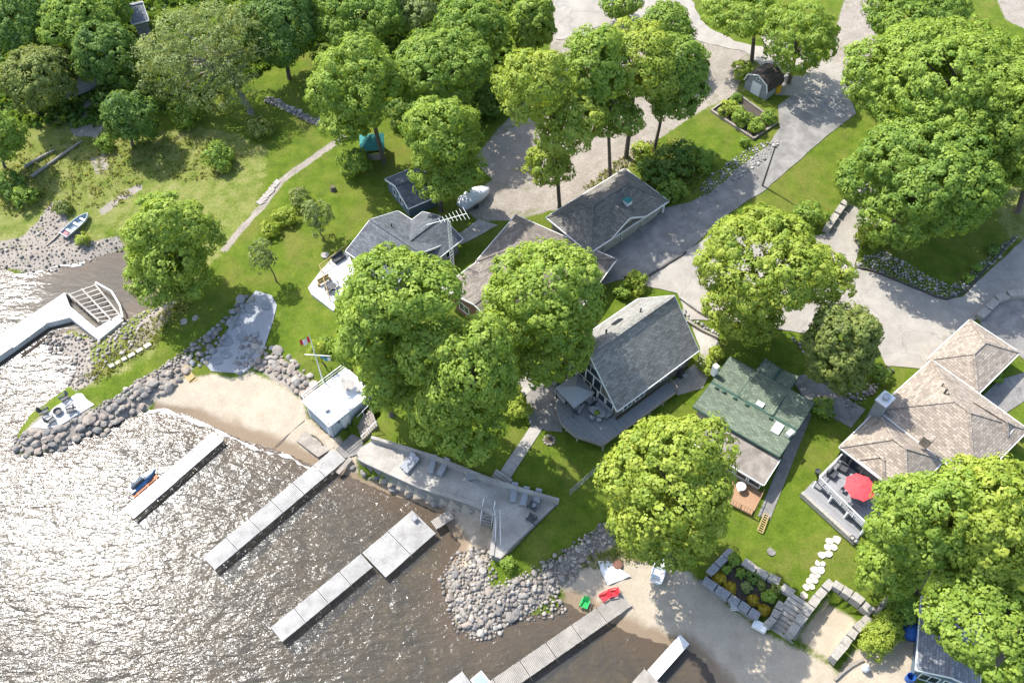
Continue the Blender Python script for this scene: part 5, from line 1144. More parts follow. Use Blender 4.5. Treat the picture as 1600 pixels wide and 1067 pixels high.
def stairs(name, label, p0, p1, width, n, m='concrete', rail=None, cat='stairs', solid=True):
    """p0 bottom centre, p1 top centre (world)"""
    root = thing(name, label, cat, p0); d = Vector((p1.x - p0.x, p1.y - p0.y, 0)); run = d.length; d.normalize(); s_ = Vector((-d.y, d.x, 0))
    for k in range(n):
        z = p0.z + (p1.z - p0.z) * (k + 1) / n; c = p0 + d * (run * (k + .5) / n); h = (z - p0.z + .3) if solid else .1
        b = MB(math.atan2(s_.y, s_.x)); b.obox(Vector((c.x, c.y, z - h / 2)), d, s_, Z, run / n / 2 - .012, width / 2, h / 2); b.build('step', m, root)
    if rail:
        for sg in (-1, 1):
            a = p0 + s_ * (sg * width / 2); c = p1 + s_ * (sg * width / 2); b = MB(); b.beam(a + Z * .95, c + Z * .95, .06)
            for t in (0, .5, 1): p = a.lerp(c, t); b.beam(p - Z * .1, p + Z * .95, .05)
            b.build('handrail', rail, root)
        if not solid:
            for sg in (-1, 1): b = MB(); b.beam(p0 + s_ * (sg * (width / 2 - .04)), p1 + s_ * (sg * (width / 2 - .04)) - Z * .1, .06, .2); b.build('stringer', m, root)
    return root
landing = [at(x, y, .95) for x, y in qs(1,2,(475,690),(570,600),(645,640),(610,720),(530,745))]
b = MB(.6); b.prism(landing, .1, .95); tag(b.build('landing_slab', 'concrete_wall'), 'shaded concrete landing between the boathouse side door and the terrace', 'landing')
stairs('stairs', 'grey plank stairs climbing beside the boathouse wall to the lawn', at(*q(1,2,615,592), .95), at(*q(1,2,705,500), 3.0), 2.4, 8, 'wood_weathered', 'white_paint')
stairs('stairs', 'steep steps with white handrails from the terrace down to the beach', at(*q(1,3,1370,130), .4), at(*q(1,3,1390,0), TERR_Z - .05), 1.2, 8, 'dock_grey', 'white_paint', solid=False)
stairs('stairs', 'short concrete steps from the garden path down to the terrace', at(*q(1,2,1440,905), TERR_Z), at(*q(1,2,1480,840), TERR_Z + .65), 2.1, 4, 'concrete', None)
stairs('stairs', 'wide stone block stairs between the garden bed and the sand pit', at(*q(3,3,150,790), .8), at(*q(3,3,285,570), 2.75), 2.5, 9, 'concrete', None)
b = MB()
for a, c in (((1422, 60), (1428, 230)), ((1452, 60), (1456, 250))):
    A_, B_ = at(*q(1,3,*a), TERR_Z), at(*q(1,3,*c), TERR_Z); b.beam(A_ + Z * .9, B_ + Z * .9, .06)
    for t in (0, .5, 1): p = A_.lerp(B_, t); b.beam(p, p + Z * .9, .05)
tag(b.build('guard_rail', 'white_paint'), 'white guard rails along the beach end of the terrace', 'railing')
# brick patio with curved steps below the chalet deck
bp_ = sheet('brick_patio', qs(2,2,(85,380),(110,340),(200,290),(262,330),(270,430),(290,540),(300,590),(210,585),(110,550),(80,470)), 'asphalt', .10); tag(bp_, 'dark paved patio with curved steps beneath the chalet deck corner', 'patio')
for k in range(3):
    b = MB(); pts = [at(*q(2,2,78 + (a * 190), 455 + 20 * k - 14 * math.sin(math.pi * a) * -1), 3.05 - .05 * k) for a in np.linspace(0, 1, 7)]
    for a, c in zip(pts[:-1], pts[1:]): b.beam(a + Z * .12, c + Z * .12, .16, .3)
    b.build('curved_step', 'rock_grey', bp_)
fp_ = sheet('round_patio', [(812 + 19 * math.cos(t), 603 + 17 * math.sin(t)) for t in np.linspace(0, 6.283, 20)[:-1]], 'concrete', .10); tag(fp_, 'round beige patio ringed by a dark low wall beside the maple', 'patio')
b = MB(); ring = [gnd(812 + 21 * math.cos(t), 603 + 19 * math.sin(t)) for t in np.linspace(2.4, 6.6, 16)]
for a, c in zip(ring[:-1], ring[1:]): b.beam(a + Z * .2, c + Z * .2, .3, .5)
b.build('ring_wall', 'rock_grey', fp_)
# point patio
PT = .0
tipw = [(x, y) for x, y in qs(0,2,(185,565),(245,515),(330,440),(460,362),(490,362),(520,400),(565,430),(470,485),(380,540),(290,575))]
tp = sheet('point_patio', tipw, 'concrete_pale', .10); tag(tp, 'white concrete sitting patio at the tip of the grassy point', 'patio')
# kerbs
def kerb(label, line, m='concrete', w=.18, h=.16, name='kerb'):
    b = MB(); P = [gnd(*p) for p in line]; P = [a.lerp(c, t) for a, c in zip(P[:-1], P[1:]) for t in (0, .33, .66)] + [P[-1]]
    P = [Vector((p.x, p.y, hz(p.x, p.y))) for p in P]
    for a, c in zip(P[:-1], P[1:]): b.beam(a + Z * (h / 2 + .02), c + Z * (h / 2 + .02), w, h + .1)
    o = b.build(name, m); o['kind'] = 'structure'; return o
kerb('', qs(3,1,(590,605),(660,612),(730,640),(930,720),(1080,782),(1140,793),(1250,748),(1350,640),(1545,425)), 'rubber_edge')
kerb('', [(1010, 434), (1042, 414), (1072, 395)], 'rubber_edge', .2, .2); kerb('', qs(2,0,(1435,838),(1500,795),(1580,740)), 'rubber_edge')
kerb('', qs(2,1,(1000,790),(1110,870),(1240,940)), 'concrete', .3, .35); kerb('', qs(2,1,(1040,930),(1130,985),(1225,1030)), 'wood_weathered', .25, .4)

# ------------------------------------------------------------------ docks
def dock(name, label, s_px, e_px, width, m, z=.65, sec=3.0, posts=True, off=0):
    a, c = at(*s_px, z), at(*e_px, z); d = (c - a); Lg = d.length; d.normalize(); s_ = Vector((-d.y, d.x, 0)); n = max(1, round(Lg / sec)); sl = Lg / n
    root = thing(name, label, 'dock', Vector((a.x, a.y, 0))); r = random.Random(int(Lg * 100))
    for k in range(n):
        p = a + d * (sl * (k + .5)); dz = Z * r.uniform(-.025, .025); b = MB(math.atan2(d.y, d.x))
        for g in (-1, 1): b.obox(p + s_ * (g * (width / 2 - .05)) - Z * .14 + dz, d, s_, Z, sl / 2 - .03, .05, .1)
        b.obox(p + d * (sl / 2 - .08) - Z * .14 + dz, d, s_, Z, .05, width / 2 - .1, .1)
        f = b.build('section', 'dock_frame', root); b = MB(math.atan2(s_.y, s_.x)); nb = int(sl / .16); st_ = (sl - .05) / nb
        for i in range(nb): b.obox(p + d * (-sl / 2 + .025 + st_ * (i + .5)) + dz + Z * r.uniform(-.006, .006), d, s_, Z, st_ / 2 - .014, width / 2 + r.uniform(-.02, .02), .022)
        o = b.build('planks', m, f); o['kind'] = 'stuff'
        if posts:
            for g in (-1, 1):
                b = MB(); pp = p + d * (sl / 2) + s_ * (g * (width / 2 + .05)); b.lathe((pp.x, pp.y, min(hz(pp.x, pp.y), 0) - .3), [(.035, 0), (.035, z + .5 - min(hz(pp.x, pp.y), 0)), (.01, z + .55 - min(hz(pp.x, pp.y), 0))], 6); b.build('pipe_post', 'metal_grey', root)
    return root
dock('dock', 'short white dock with the jet ski moored beside it', (200, 803), (341, 681), 1.75, 'dock_white')
dock('dock', 'long pale dock running straight out from the boathouse', (326, 880), (531, 709), 2.0, 'dock_grey', .75)
dC = dock('dock', 'stepped grey dock with a wide platform near the terrace stairs', q(1,3,120,778), q(1,3,660,335), 1.9, 'dock_grey', .7)
dock('dock_platform', 'wide platform half of the stepped grey dock next to shore', q(1,3,700,365), q(1,3,1000,105), 3.6, 'dock_grey', .68)
dock('gangway', 'short tan gangway from the wide dock platform to the beach', q(1,3,1055,128), q(1,3,1165,60), 1.1, 'dock_tan', .8, posts=False)
dock('dock', 'narrow tan dock reaching the beach beside the red and green chairs', (735, 1103), q(2,3,680,562), 1.75, 'dock_tan', .7)
dock('dock', 'tan outer half of the white-topped dock at the bottom edge', q(2,3,690,1180), q(2,3,832,1020), 1.75, 'dock_tan', .7)
b = MB(); wt_ = [at(x, y, .86) for x, y in qs(2,3,(1000,776),(1056,832),(862,1050),(806,990))]; b.prism(wt_, .6, .86); dw = b.build('dock_float', 'dock_white'); tag(dw, 'solid white floating dock section on the beach near the block stairs', 'dock')
dock('dock', 'dock end just entering the picture at the bottom edge', (690, 1090), (730, 1058), 1.5, 'dock_grey', .6)
b = MB(); p = at(752, 1066, .4); b.box(p, (1.3, 1.6, .5), .7); o = b.build('swim_raft', 'white_paint'); tag(o, 'small white raft beside the dock end at the bottom edge', 'raft'); b = MB(); b.box(p + Z * .27, (1.0, 1.3, .06), .7); b.build('mat', 'hull_inside', o)
put_dock_chair = q(1,3,945,95)
# concrete pier and its timber frame
pz = .85
pier = thing('pier', 'white concrete pier bent at an elbow at the left edge', 'pier', at(101, 458, 0))
b = MB(); b.prism([at(x, y, pz) for x, y in ((-60, 563), (101, 457), (150, 480), (193, 500), (154, 531), (109, 495), (72, 503), (-60, 598))], -.4, pz) if False else b.prism([at(x, y, pz) for x, y in ((-60, 563), (101, 457), (109, 478), (150, 513), (185, 492), (193, 500), (154, 531), (109, 496), (72, 505), (-60, 598))], -.4, pz); b.build('deck', 'concrete_pale', pier)
for k in range(2):
    b = MB(); A_, B_ = at(*q(0,1,275 - 8 * k, 922 + 14 * k), pz + .35), at(*q(0,1,85 - 8 * k, 1062 + 14 * k), pz + .35); b.beam(A_, B_, .28, .08)
    for t in (.1, .5, .9): p = A_.lerp(B_, t); b.box(p - Z * .2, (.1, .2, .34))
    tag(b.build('long_bench', 'white_plain'), ('inner' if k == 0 else 'outer') + ' of two long white benches on the concrete pier', 'bench')
fr_ = thing('timber_crib', 'weathered open timber crib frame beside the pier elbow', 'frame', at(145, 480, 0))
fa, fb_, fc_, fd = [at(x, y, .8) for x, y in qs(0,1,(400,765),(575,700),(735,905),(590,930))]
for t in np.linspace(.02, .98, 9):
    b = MB(); b.beam(fa.lerp(fd, t), fb_.lerp(fc_, t) + Z * random.uniform(-.05, .08), .2, .14); b.build('beam', 'dock_tan', fr_)
for t in (.05, .5, .95): b = MB(); b.beam(fa.lerp(fb_, t) + Z * .14, fd.lerp(fc_, t) + Z * .14, .22, .12); b.build('rail', 'dock_tan', fr_)
b = MB(); b.tube([fb_ + Z * .3, fb_.lerp(fc_, .3) + Vector((.9, .2, .3)), fb_.lerp(fc_, .7) + Vector((.6, .2, .3)), fc_ + Z * .2], .12, 7); b.build('curved_rim', 'white_paint', fr_)
for p in (fa, fb_, fc_, fd): b = MB(); b.lathe((p.x, p.y, -1.2), [(.14, 0), (.14, 2.3)], 8); b.build('pile', 'wood_weathered', fr_)
b = MB(); b.prism([at(x, y, .95) for x, y in qs(0,2,(1055,205),(1100,178),(1160,262),(1125,290))], .75, .95); o = b.build('boardwalk', 'wood_yellow'); tag(o, 'small yellow timber landing between the boulders and the beach', 'boardwalk')
for k in range(2): b = MB(); c = at(*q(0,2,1152 + 10 * k, 285 + 13 * k), .75 - .15 * k); b.box(c, (1.0, .28, .1), .6); b.build('step', 'wood_yellow', o)
b = MB(); b.prism([at(x, y, .75) for x, y in qs(1,2,(240,640),(312,560),(445,690),(370,738))], .45, .72); tag(b.build('boat_ramp', 'wood_weathered'), 'weathered plywood ramp lying below the boathouse door', 'ramp')
b = MB(); A_, B_ = at(*q(1,2,485,835), .6), at(*q(1,2,565,745), 1.0); b.beam(A_, B_, .5, .08); tag(b.build('gangplank', 'wood_weathered'), 'single plank leaning from the landing to the long dock', 'plank')
b = MB(); b.tube([at(*q(1,2,*p), .85) for p in ((328, 605), (355, 618), (385, 645), (395, 665))], .07, 6); tag(b.build('driftwood', 'bark'), 'curved piece of dark driftwood on the plywood ramp', 'driftwood')
b = MB(); b.tube([at(*q(1,2,*p), z) for p, z in (((290, 520), 1.0), ((220, 580), .6), ((110, 680), .15))], .04, 5); tag(b.build('winch_cable', 'metal_dark'), 'dark cable running from the boathouse across the sand to the water', 'cable')

# ------------------------------------------------------------------ boats
def hull(root, Lg, W, H, m, inner, bow=.42, n=9, tr=1.0, thick=.05):
    """open boat along +x, local; returns the shell part"""
    def rows(off, zoff):
        V = []
        for i in range(n):
            t = i / (n - 1); x = (t - .5) * Lg; w = W / 2 * (1 if t < 1 - bow else math.cos((t - (1 - bow)) / bow * math.pi / 2) ** .75) * (.88 + .12 * min(1, t * 3)); w = max(w, .03) - off
            w = max(w, .012); sh = H * (1 + .25 * max(0, t - .5))
            V += [(x - (off if t == 1 else -off if t == 0 else 0), -w, sh), (x, -w * .8, H * .45 + zoff), (x, -w * .3, .05 + zoff + .12 * H * max(0, t - .7)), (x, w * .3, .05 + zoff + .12 * H * max(0, t - .7)), (x, w * .8, H * .45 + zoff), (x - (off if t == 1 else -off if t == 0 else 0), w, sh)]
        return V
    def faces(fl):
        f = [(i * 6 + k, i * 6 + k + 1, (i + 1) * 6 + k + 1, (i + 1) * 6 + k) for i in range(n - 1) for k in range(5)] + [tuple(range(6)), tuple(range((n - 1) * 6, n * 6))]
        return [x[::-1] for x in f] if fl else f
    b = MB(); b.add(rows(0, 0), faces(False)); h = b.build('hull', m, root)
    b = MB(); b.add(rows(thick, .06), faces(True)); b.build('inside', inner, root)
    b = MB(); V = rows(thick * .5, 0)
    for sd in (0, 5):
        b.tube([Vector(V[i * 6 + sd]) + Z * .02 for i in range(n)], .045, 5)
    b.beam(Vector(V[0]), Vector(V[5]), .06, .06); b.build('gunwale', m, root)
    return h
t_ = thing('rowboat', 'aluminium rowboat pulled up on the pebbly bank', 'boat', Vector((0, 0, 0)))
hull(t_, 4.3, 1.5, .55, 'hull_white', 'hull_inside')
for x in (-1.2, .1, 1.1): b = MB(); b.box((x, 0, .38), (.3, 1.25, .05)); b.build('thwart', 'hull_white', t_)
b = MB(); b.box((-1.75, 0, .33), (.4, .6, .25)); b.build('fuel_tank', 'plastic_red', t_)
A_, B_ = gnd(*q(0,1,395,430)), gnd(*q(0,1,530,300)); mid = (A_ + B_) / 2; t_.location = mid + Z * .15; t_.rotation_euler = (0.03, -.04, math.atan2(B_.y - A_.y, B_.x - A_.x))
t_ = thing('dinghy', 'small white dinghy turned up on the shaded sand under the maple', 'boat', Vector((0, 0, 0)))
hull(t_, 2.7, 1.3, .45, 'hull_white', 'white_plain', .5)
for x in (-.7, .35): b = MB(); b.box((x, 0, .33), (.28, 1.1, .05)); b.build('thwart', 'hull_white', t_)
b = MB(); b.beam((-.2, -.3, .4), (.5, .3, .42), .05, .05); b.build('oar', 'wood_weathered', t_)
A_, B_ = gnd(*q(2,3,855,465)), gnd(*q(2,3,888,345)); t_.location = (A_ + B_) / 2 + Z * .1; t_.rotation_euler = (0, 0, math.atan2(B_.y - A_.y, B_.x - A_.x))
# jet ski on a floating cradle
t_ = thing('jet_ski', 'dark blue and white jet ski floating beside the short white dock', 'jet ski', Vector((0, 0, 0)))
def loft(sections):
    b = MB(); b.smooth = True; V = []; m_ = 10
    for x, w, z0, z1 in sections:
        for k in range(m_): t = 6.283 * k / m_; V.append((x, w * math.copysign(abs(math.cos(t)) ** .7, math.cos(t)), (z0 + z1) / 2 + (z1 - z0) / 2 * math.copysign(abs(math.sin(t)) ** .7, math.sin(t))))
    n = len(sections); b.add(V, [(i * m_ + k, i * m_ + (k + 1) % m_, (i + 1) * m_ + (k + 1) % m_, (i + 1) * m_ + k) for i in range(n - 1) for k in range(m_)] + [tuple(range(m_))[::-1], tuple(range((n - 1) * m_, n * m_))]); return b
loft([(-1.6, .5, -.1, .3), (-1.2, .6, -.2, .38), (0, .62, -.25, .42), (.8, .52, -.2, .5), (1.4, .28, -.05, .5), (1.7, .06, .2, .42)]).build('hull', 'hull_blue', t_)
loft([(-1.3, .2, .35, .62), (-.7, .22, .35, .8), (0, .2, .35, .78), (.3, .18, .35, .7)]).build('seat', 'plastic_dark', t_)
loft([(.25, .25, .4, .85), (.7, .34, .4, .8), (1.2, .26, .4, .62), (1.55, .08, .4, .5)]).build('hood', 'hull_white', t_)
b = MB(); b.tube([(.3, -.4, .98), (.42, 0, .9), (.3, .4, .98)], .035, 6); b.build('handlebar', 'metal_dark', t_)
b = MB(); b.box((-1.35, 0, .4), (.5, .9, .06)); b.build('footboard', 'hull_white', t_)
A_, B_ = at(*q(0,2,790,935), .3), at(*q(0,2,905,835), .3); t_.location = (A_ + B_) / 2; t_.location.z = .12; t_.rotation_euler = (0, 0, math.atan2(B_.y - A_.y, B_.x - A_.x))
d_ = (B_ - A_).normalized(); s_ = Vector((d_.y, -d_.x, 0)); c_ = (A_ + B_) / 2 + s_ * .95
b = MB()
for k in (-.35, .35): b.beam(Vector((c_.x, c_.y, .12)) + s_ * k - d_ * 1.7, Vector((c_.x, c_.y, .12)) + s_ * k + d_ * 1.5, .45, .3)
for k in (-1.2, 0, 1.1): b.beam(Vector((c_.x, c_.y, .3)) + d_ * k - s_ * .7, Vector((c_.x, c_.y, .3)) + d_ * k + s_ * .7, .14, .08)
tag(b.build('float_cradle', 'hull_orange'), 'orange-brown float cradle between the jet ski and the white dock', 'float')
for k in range(3):
    b = MB(); A_, B_ = gnd(*q(0,1,275 + 20 * k, 475 - 14 * k)), gnd(*q(0,1,372 + 6 * k, 392 - 8 * k)); b.beam(A_ + Z * (.12 + .05 * k), B_ + Z * (.15 + .05 * k), .25, .06); tag(b.build('board', 'wood_weathered'), ('lowest', 'middle', 'topmost')[k] + ' of three weathered boards lying behind the rowboat stern', 'board')
for k, (p0, p1) in enumerate((((190, 1060), (490, 848)), ((150, 1000), (330, 900)))):
    b = MB(); A_, B_ = gnd(*q(0,0,*p0)), gnd(*q(0,0,*p1)); b.tube([A_ + Z * .2, A_.lerp(B_, .5) + Vector((.2, .2, .3)), B_ + Z * .25], [.24, .2, .13], 8); tag(b.build('fallen_log', 'bark_pale'), ('long pale fallen log pointing at the woods clearing', 'shorter fallen log among the bank weeds')[k], 'log')
b = MB(); A_ = gnd(*q(0,0,500,630)); B_ = gnd(*q(0,0,620,595)); b.beam(A_ + Z * .2, B_ + Z * .2, 1.6, .3); tag(b.build('plank_pile', 'wood_weathered'), 'pile of weathered planks at the edge of the woods', 'planks')

# ------------------------------------------------------------------ furniture makers (local, then placed)
def lounger():
    t = thing('sun_lounger', '', 'sun lounger', Vector((0, 0, 0)))
    b = MB()
    for s_ in (-.3, .3): b.beam((-.6, s_, .34), (.95, s_, .34), .05, .06); b.beam((-.6, s_, .34), (-.98, s_, .72), .05, .05)
    b.build('frame', 'metal_grey', t)
    b = MB(); b.obox((.18, 0, .39), Vector((1, 0, 0)), Vector((0, 1, 0)), Z, .78, .29, .03); b.build('seat', 'cushion', t)
    b = MB(); a = Vector((-.62, 0, .39)); c = Vector((-1.0, 0, .78)); b.beam(a, c, .58, .06); b.build('backrest', 'cushion', t)
    for x, y in ((-.5, .3), (-.5, -.3), (.9, .3), (.9, -.3)): b = MB(); b.box((x, y, .17), (.05, .05, .34)); b.build('leg', 'metal_grey', t)
    return t
def adirondack(m):
    t = thing('adirondack_chair', '', 'chair', Vector((0, 0, 0)))
    b = MB()
    for k in range(5): b.beam((.32 - .14 * k, -.28, .38 - .035 * k), (.32 - .14 * k, .28, .38 - .035 * k), .12, .03)
    b.build('seat', m, t)
    b = MB()
    for k in range(5): y = -.24 + .12 * k; b.beam((-.3, y * .8, .25), (-.62, y * 1.1, 1.0 - abs(k - 2) * .05), .11, .03)
    b.build('backrest', m, t)
    for s_ in (-.36, .36):
        b = MB(); b.beam((.42, s_, .58), (-.45, s_, .55), .14, .03); b.build('armrest', m, t)
        b = MB(); b.beam((.36, s_, 0), (.36, s_, .57), .09, .04); b.build('leg', m, t)
        b = MB(); b.beam((.34, s_ * .9, .36), (-.6, s_ * .9, .05), .04, .12); b.build('leg', m, t)
    return t
def dining_chair(m):
    t = thing('patio_chair', '', 'chair', Vector((0, 0, 0)))
    b = MB(); b.box((0, 0, .44), (.5, .5, .05)); b.build('seat', m, t)
    b = MB(); b.obox((-.26, 0, .7), Vector((.15, 0, 1)).normalized(), Vector((0, 1, 0)), Vector((1, 0, -.15)).normalized(), .24, .24, .02); b.build('backrest', m, t)
    for x, y in ((.2, .2), (.2, -.2), (-.22, .2), (-.22, -.2)): b = MB(); b.box((x, y, .21), (.035, .035, .42)); b.build('leg', 'metal_dark', t)
    return t
def place(t, p, rz, label, group=None):
    t.location = p; t.rotation_euler = (0, 0, rz); t['label'] = label
    if group: t['group'] = group
    return t
_first = {}
def put(kind, maker, p, rz, label, group=None):
    if kind not in _first: _first[kind] = maker(); return place(_first[kind], p, rz, label, group)
    t = dup(_first[kind]); return place(t, p, rz, label, group)
Lp = lambda x, y: at(*q(1,2,x,y), TERR_Z + .015)
Lq = lambda x, y: at(*q(2,2,x,y), TERR_Z + .015)
Lr = lambda x, y: at(*q(2,3,x,y), TERR_Z + .015)
gL = 'sun loungers on the concrete terrace'
for p, rz, lab in ((Lp(905, 775), -2.2, 'first sun lounger from the boathouse end of the terrace, half in sun'), (Lp(925, 798), -2.2, 'sun lounger close beside the first one on the boathouse end'),
 (Lp(1050, 795), -1.75, 'third sun lounger from the boathouse end of the terrace'), (Lp(1115, 812), -2.0, 'sun lounger nearest the small round terrace table'),
 (Lp(1535, 965), -1.7, 'first sun lounger past the short steps toward the fence'), (Lq(10, 960), -1.7, 'second sun lounger past the short steps toward the fence'),
 (Lq(75, 985), -1.8, 'third sun lounger past the short steps toward the fence'), (Lq(148, 998), -1.8, 'last sun lounger, closest to the fence corner of the terrace')):
    put('lounger', lounger, p, rz, lab, gL)
gA = 'dark chairs outdoors'
for p, rz, lab in ((Lr(120, 18), 2.6, 'dark adirondack chair on the terrace beside the lawn edge, upper of two'), (Lr(114, 95), 2.6, 'dark adirondack chair on the terrace beside the lawn edge, lower of two'),
 (gnd(*q(0,2,388, 400)), -2.2, 'dark chair on the point patio nearest the grass'), (gnd(*q(0,2,425, 470)), -2.6, 'dark chair on the point patio beside the boulders, grass side'),
 (gnd(*q(0,2,272, 478)), .2, 'dark chair on the point patio facing the lake side, upper'), (gnd(*q(0,2,312, 532)), .6, 'dark chair on the point patio nearest the tip boulders')):
    put('adir', lambda: adirondack('plastic_dark'), Vector((p.x, p.y, p.z + (0 if abs(p.z - TERR_Z) < .03 else .1))), rz, lab, gA)
g_ = adirondack('plastic_green'); place(g_, gnd(*q(2,3,430,605)) + Z * .02, -2.0, 'bright green adirondack chair on the wet sand')
g_ = adirondack('plastic_red'); place(g_, gnd(*q(2,3,548,562)) + Z * .02, -2.6, 'red adirondack chair on the sand beside the tan dock')
g_ = adirondack('plastic_red'); place(g_, gnd(*q(2,3,596,540)) + Z * .02, -2.9, 'red chair half hidden against the tan dock end')
b = MB(); p = gnd(*q(2,3,465,615)); b.beam(p, p + Z * .9, .07); b.box(p + Z * .9, (.2, .2, .1)); tag(b.build('beach_stake', 'metal_dark'), 'short dark stake in the sand beside the green chair', 'stake')
def round_table(name, label, p, r=.6, m='metal_grey', h=.72, cat='table'):
    t = thing(name, label, cat, p); b = MB(); b.lathe(p, [(r, h - .03), (r, h), (.01, h + .005)], 18); b.build('table_top', m, t)
    b = MB(); b.lathe(p, [(.3, 0), (.28, .04), (.05, .06), (.05, h - .03)], 10); b.build('pedestal', 'metal_dark', t); return t
round_table('patio_table', 'round glass table between the terrace loungers near the short steps', Lp(1280, 868), .55)
round_table('roof_table', 'round pale stone table on the boathouse roof', at(*q(1,2,555,332), BZ), .75, 'concrete', .75)
for k, (x, y) in enumerate(((610, 350), (520, 290))): 
    p = at(*q(1,2,x,y), BZ); b = MB(); b.lathe(p, [(.2, 0), (.25, .45), (.02, .46)], 12); tag(b.build('stool', 'concrete'), ('stool on the tree side of the round boathouse roof table', 'stool on the railing side of the round boathouse roof table')[k], 'stool')
p = at(*q(1,2,422,462), BZ); b = MB(); b.box(p + Z * .2, (.5, .4, .4), .6); tag(b.build('roof_box', 'metal_grey'), 'small grey box alone on the boathouse roof', 'box')
p = gnd(*q(0,2,350,476)) + Z * .1; t_ = thing('fire_bowl', 'dark round fire bowl amid the chairs on the point patio', 'fire pit', p); b = MB(); b.lathe(p, [(.3, 0), (.5, .35), (.45, .35), (.25, .12)], 14); b.build('bowl', 'metal_dark', t_); b = MB(); b.lathe(p + Z * .13, [(.3, 0), (.02, .08)], 10); b.build('ash', 'rock_b', t_)
p = gnd(*q(2,2,222,640)); t_ = thing('fire_pit', 'ring of stones for a fire on the lawn near the chalet deck', 'fire pit', p)
for k in range(10):
    o = bpy.data.objects.new('stone', ROCKS['rock_c'][k % 5]); C.objects.link(o); o.parent = t_; o.location = (.55 * math.cos(k * .628), .55 * math.sin(k * .628), .1); o.scale = (.2, .17, .17)
b = MB(); b.lathe(p + Z * .02, [(.42, 0), (.4, .06)], 12); b.build('ash', 'mulch', t_)
# chalet deck: canopy, sofa, dining set, grill
CZ = DZ + 2.3
cc = [at(*q(2,2,*p), CZ) for p in ((260, 325), (392, 245), (490, 355), (370, 442))]; cm = sum(cc, Vector()) / 4
t_ = thing('canopy_gazebo', 'grey fabric canopy gazebo standing on the chalet deck', 'gazebo', Vector((cm.x, cm.y, DZ)))
b = MB(); ap = cm + Z * .75
for i in range(4): b.slab([cc[i], cc[(i + 1) % 4], ap], .04)
for i in range(4): b.beam(cc[i] - Z * .1, cc[(i + 1) % 4] - Z * .1, .03, .22)
b.build('canopy', 'canopy_fabric', t_)
for p in cc: b = MB(); pp = p.lerp(cm, .06); b.beam(Vector((pp.x, pp.y, DZ)), Vector((pp.x, pp.y, CZ)), .07); b.build('post', 'metal_dark', t_)
def sofa(p, rz, w, label, m='cushion'):
    t = thing('outdoor_sofa', label, 'sofa', Vector((0, 0, 0))); b = MB(); b.box((0, 0, .2), (.8, w, .3)); b.build('base', 'plastic_dark', t)
    b = MB(); b.box((.04, 0, .42), (.68, w - .2, .14)); b.build('seat_cushion', m, t); b = MB(); b.box((-.36, 0, .58), (.16, w, .5)); b.build('backrest', m, t)
    for s_ in (-1, 1): b = MB(); b.box((0, s_ * (w / 2 - .07), .44), (.8, .14, .3)); b.build('armrest', 'plastic_dark', t)
    return place(t, p, rz, label)
dk = lambda x, y: at(*q(2,2,x,y), DZ)
sofa(dk(392, 462), 2.6, 1.1, 'grey outdoor armchair at the front corner of the canopy'); sofa(dk(300, 385), .6, 1.8, 'dark cushioned sofa under the left side of the canopy'); sofa(dk(455, 405), -2.4, 1.6, 'dark cushioned sofa under the wall side of the canopy')
p = dk(507, 490); t_ = thing('dining_table', 'oval glass dining table with a green plant on the chalet deck', 'table', p)
b = MB(); b.prism([(p.x + .95 * math.cos(t) * math.cos(-.6) - .55 * math.sin(t) * math.sin(-.6), p.y + .95 * math.cos(t) * math.sin(-.6) + .55 * math.sin(t) * math.cos(-.6)) for t in np.linspace(0, 6.283, 21)[:-1]], DZ + .7, DZ + .74); b.build('table_top', 'canopy_fabric', t_)
for k in range(4): b = MB(); a = -.6 + .5 + k * 1.57; b.box(p + Vector((.5 * math.cos(a), .5 * math.sin(a), .35)), (.05, .05, .7)); b.build('leg', 'metal_dark', t_)
shrub('table_plant', 'green potted plant in the middle of the oval deck table', q(2,2,507,478), 4, lm='leaf_maple', leaf=.09, tuft=.14, lobes=4, cat='plant', base_z=DZ + .74)
for k, (x, y, rz, lab) in enumerate(((470, 470, -.2, 'patio chair at the canopy end of the oval deck table'), (480, 515, .7, 'patio chair at the lake-facing corner of the oval deck table'), (515, 525, 1.5, 'patio chair on the open deck side of the oval table'), (555, 505, 2.6, 'patio chair at the far end of the oval deck table'))):
    put('pchair', lambda: dining_chair('cushion'), dk(x, y), rz, lab, 'patio chairs on decks')
t_ = thing('deck_bench', 'long grey bench along the chalet windows behind the oval table', 'bench', dk(545, 462)); b = MB(); A_, B_ = dk(500, 430), dk(585, 505); b.beam(A_ + Z * .42, B_ + Z * .42, .5, .08); b.build('seat', 'cushion', t_)
b = MB(); b.beam(A_ + Z * .75 + Vector((.2, .25, 0)), B_ + Z * .75 + Vector((.2, .25, 0)), .08, .5); b.build('backrest', 'cushion', t_)
for tt in (.05, .95): b = MB(); b.box(A_.lerp(B_, tt) + Z * .2, (.3, .3, .4), -.7); b.build('leg', 'plastic_dark', t_)
def grill(p, rz, label):
    t = thing('barbecue_grill', label, 'grill', Vector((0, 0, 0))); b = MB(); b.box((0, 0, .42), (.6, 1.0, .8)); b.build('cabinet', 'plastic_dark', t)
    b = MB(); b.tube([(0, -.42, .92), (0, .42, .92)], .3, 10); b.build('lid', 'metal_dark', t); b = MB(); b.box((0, .8, .85), (.5, .5, .04)); b.box((0, -.8, .85), (.5, .5, .04)); b.build('side_shelf', 'metal_grey', t); return place(t, p, rz, label)
grill(dk(285, 350), .9, 'black barbecue grill at the outer corner of the chalet deck'); grill(gnd(*q(2,2,995,255)) + Z * .1, .6, 'black barbecue grill against the chalet side wall')
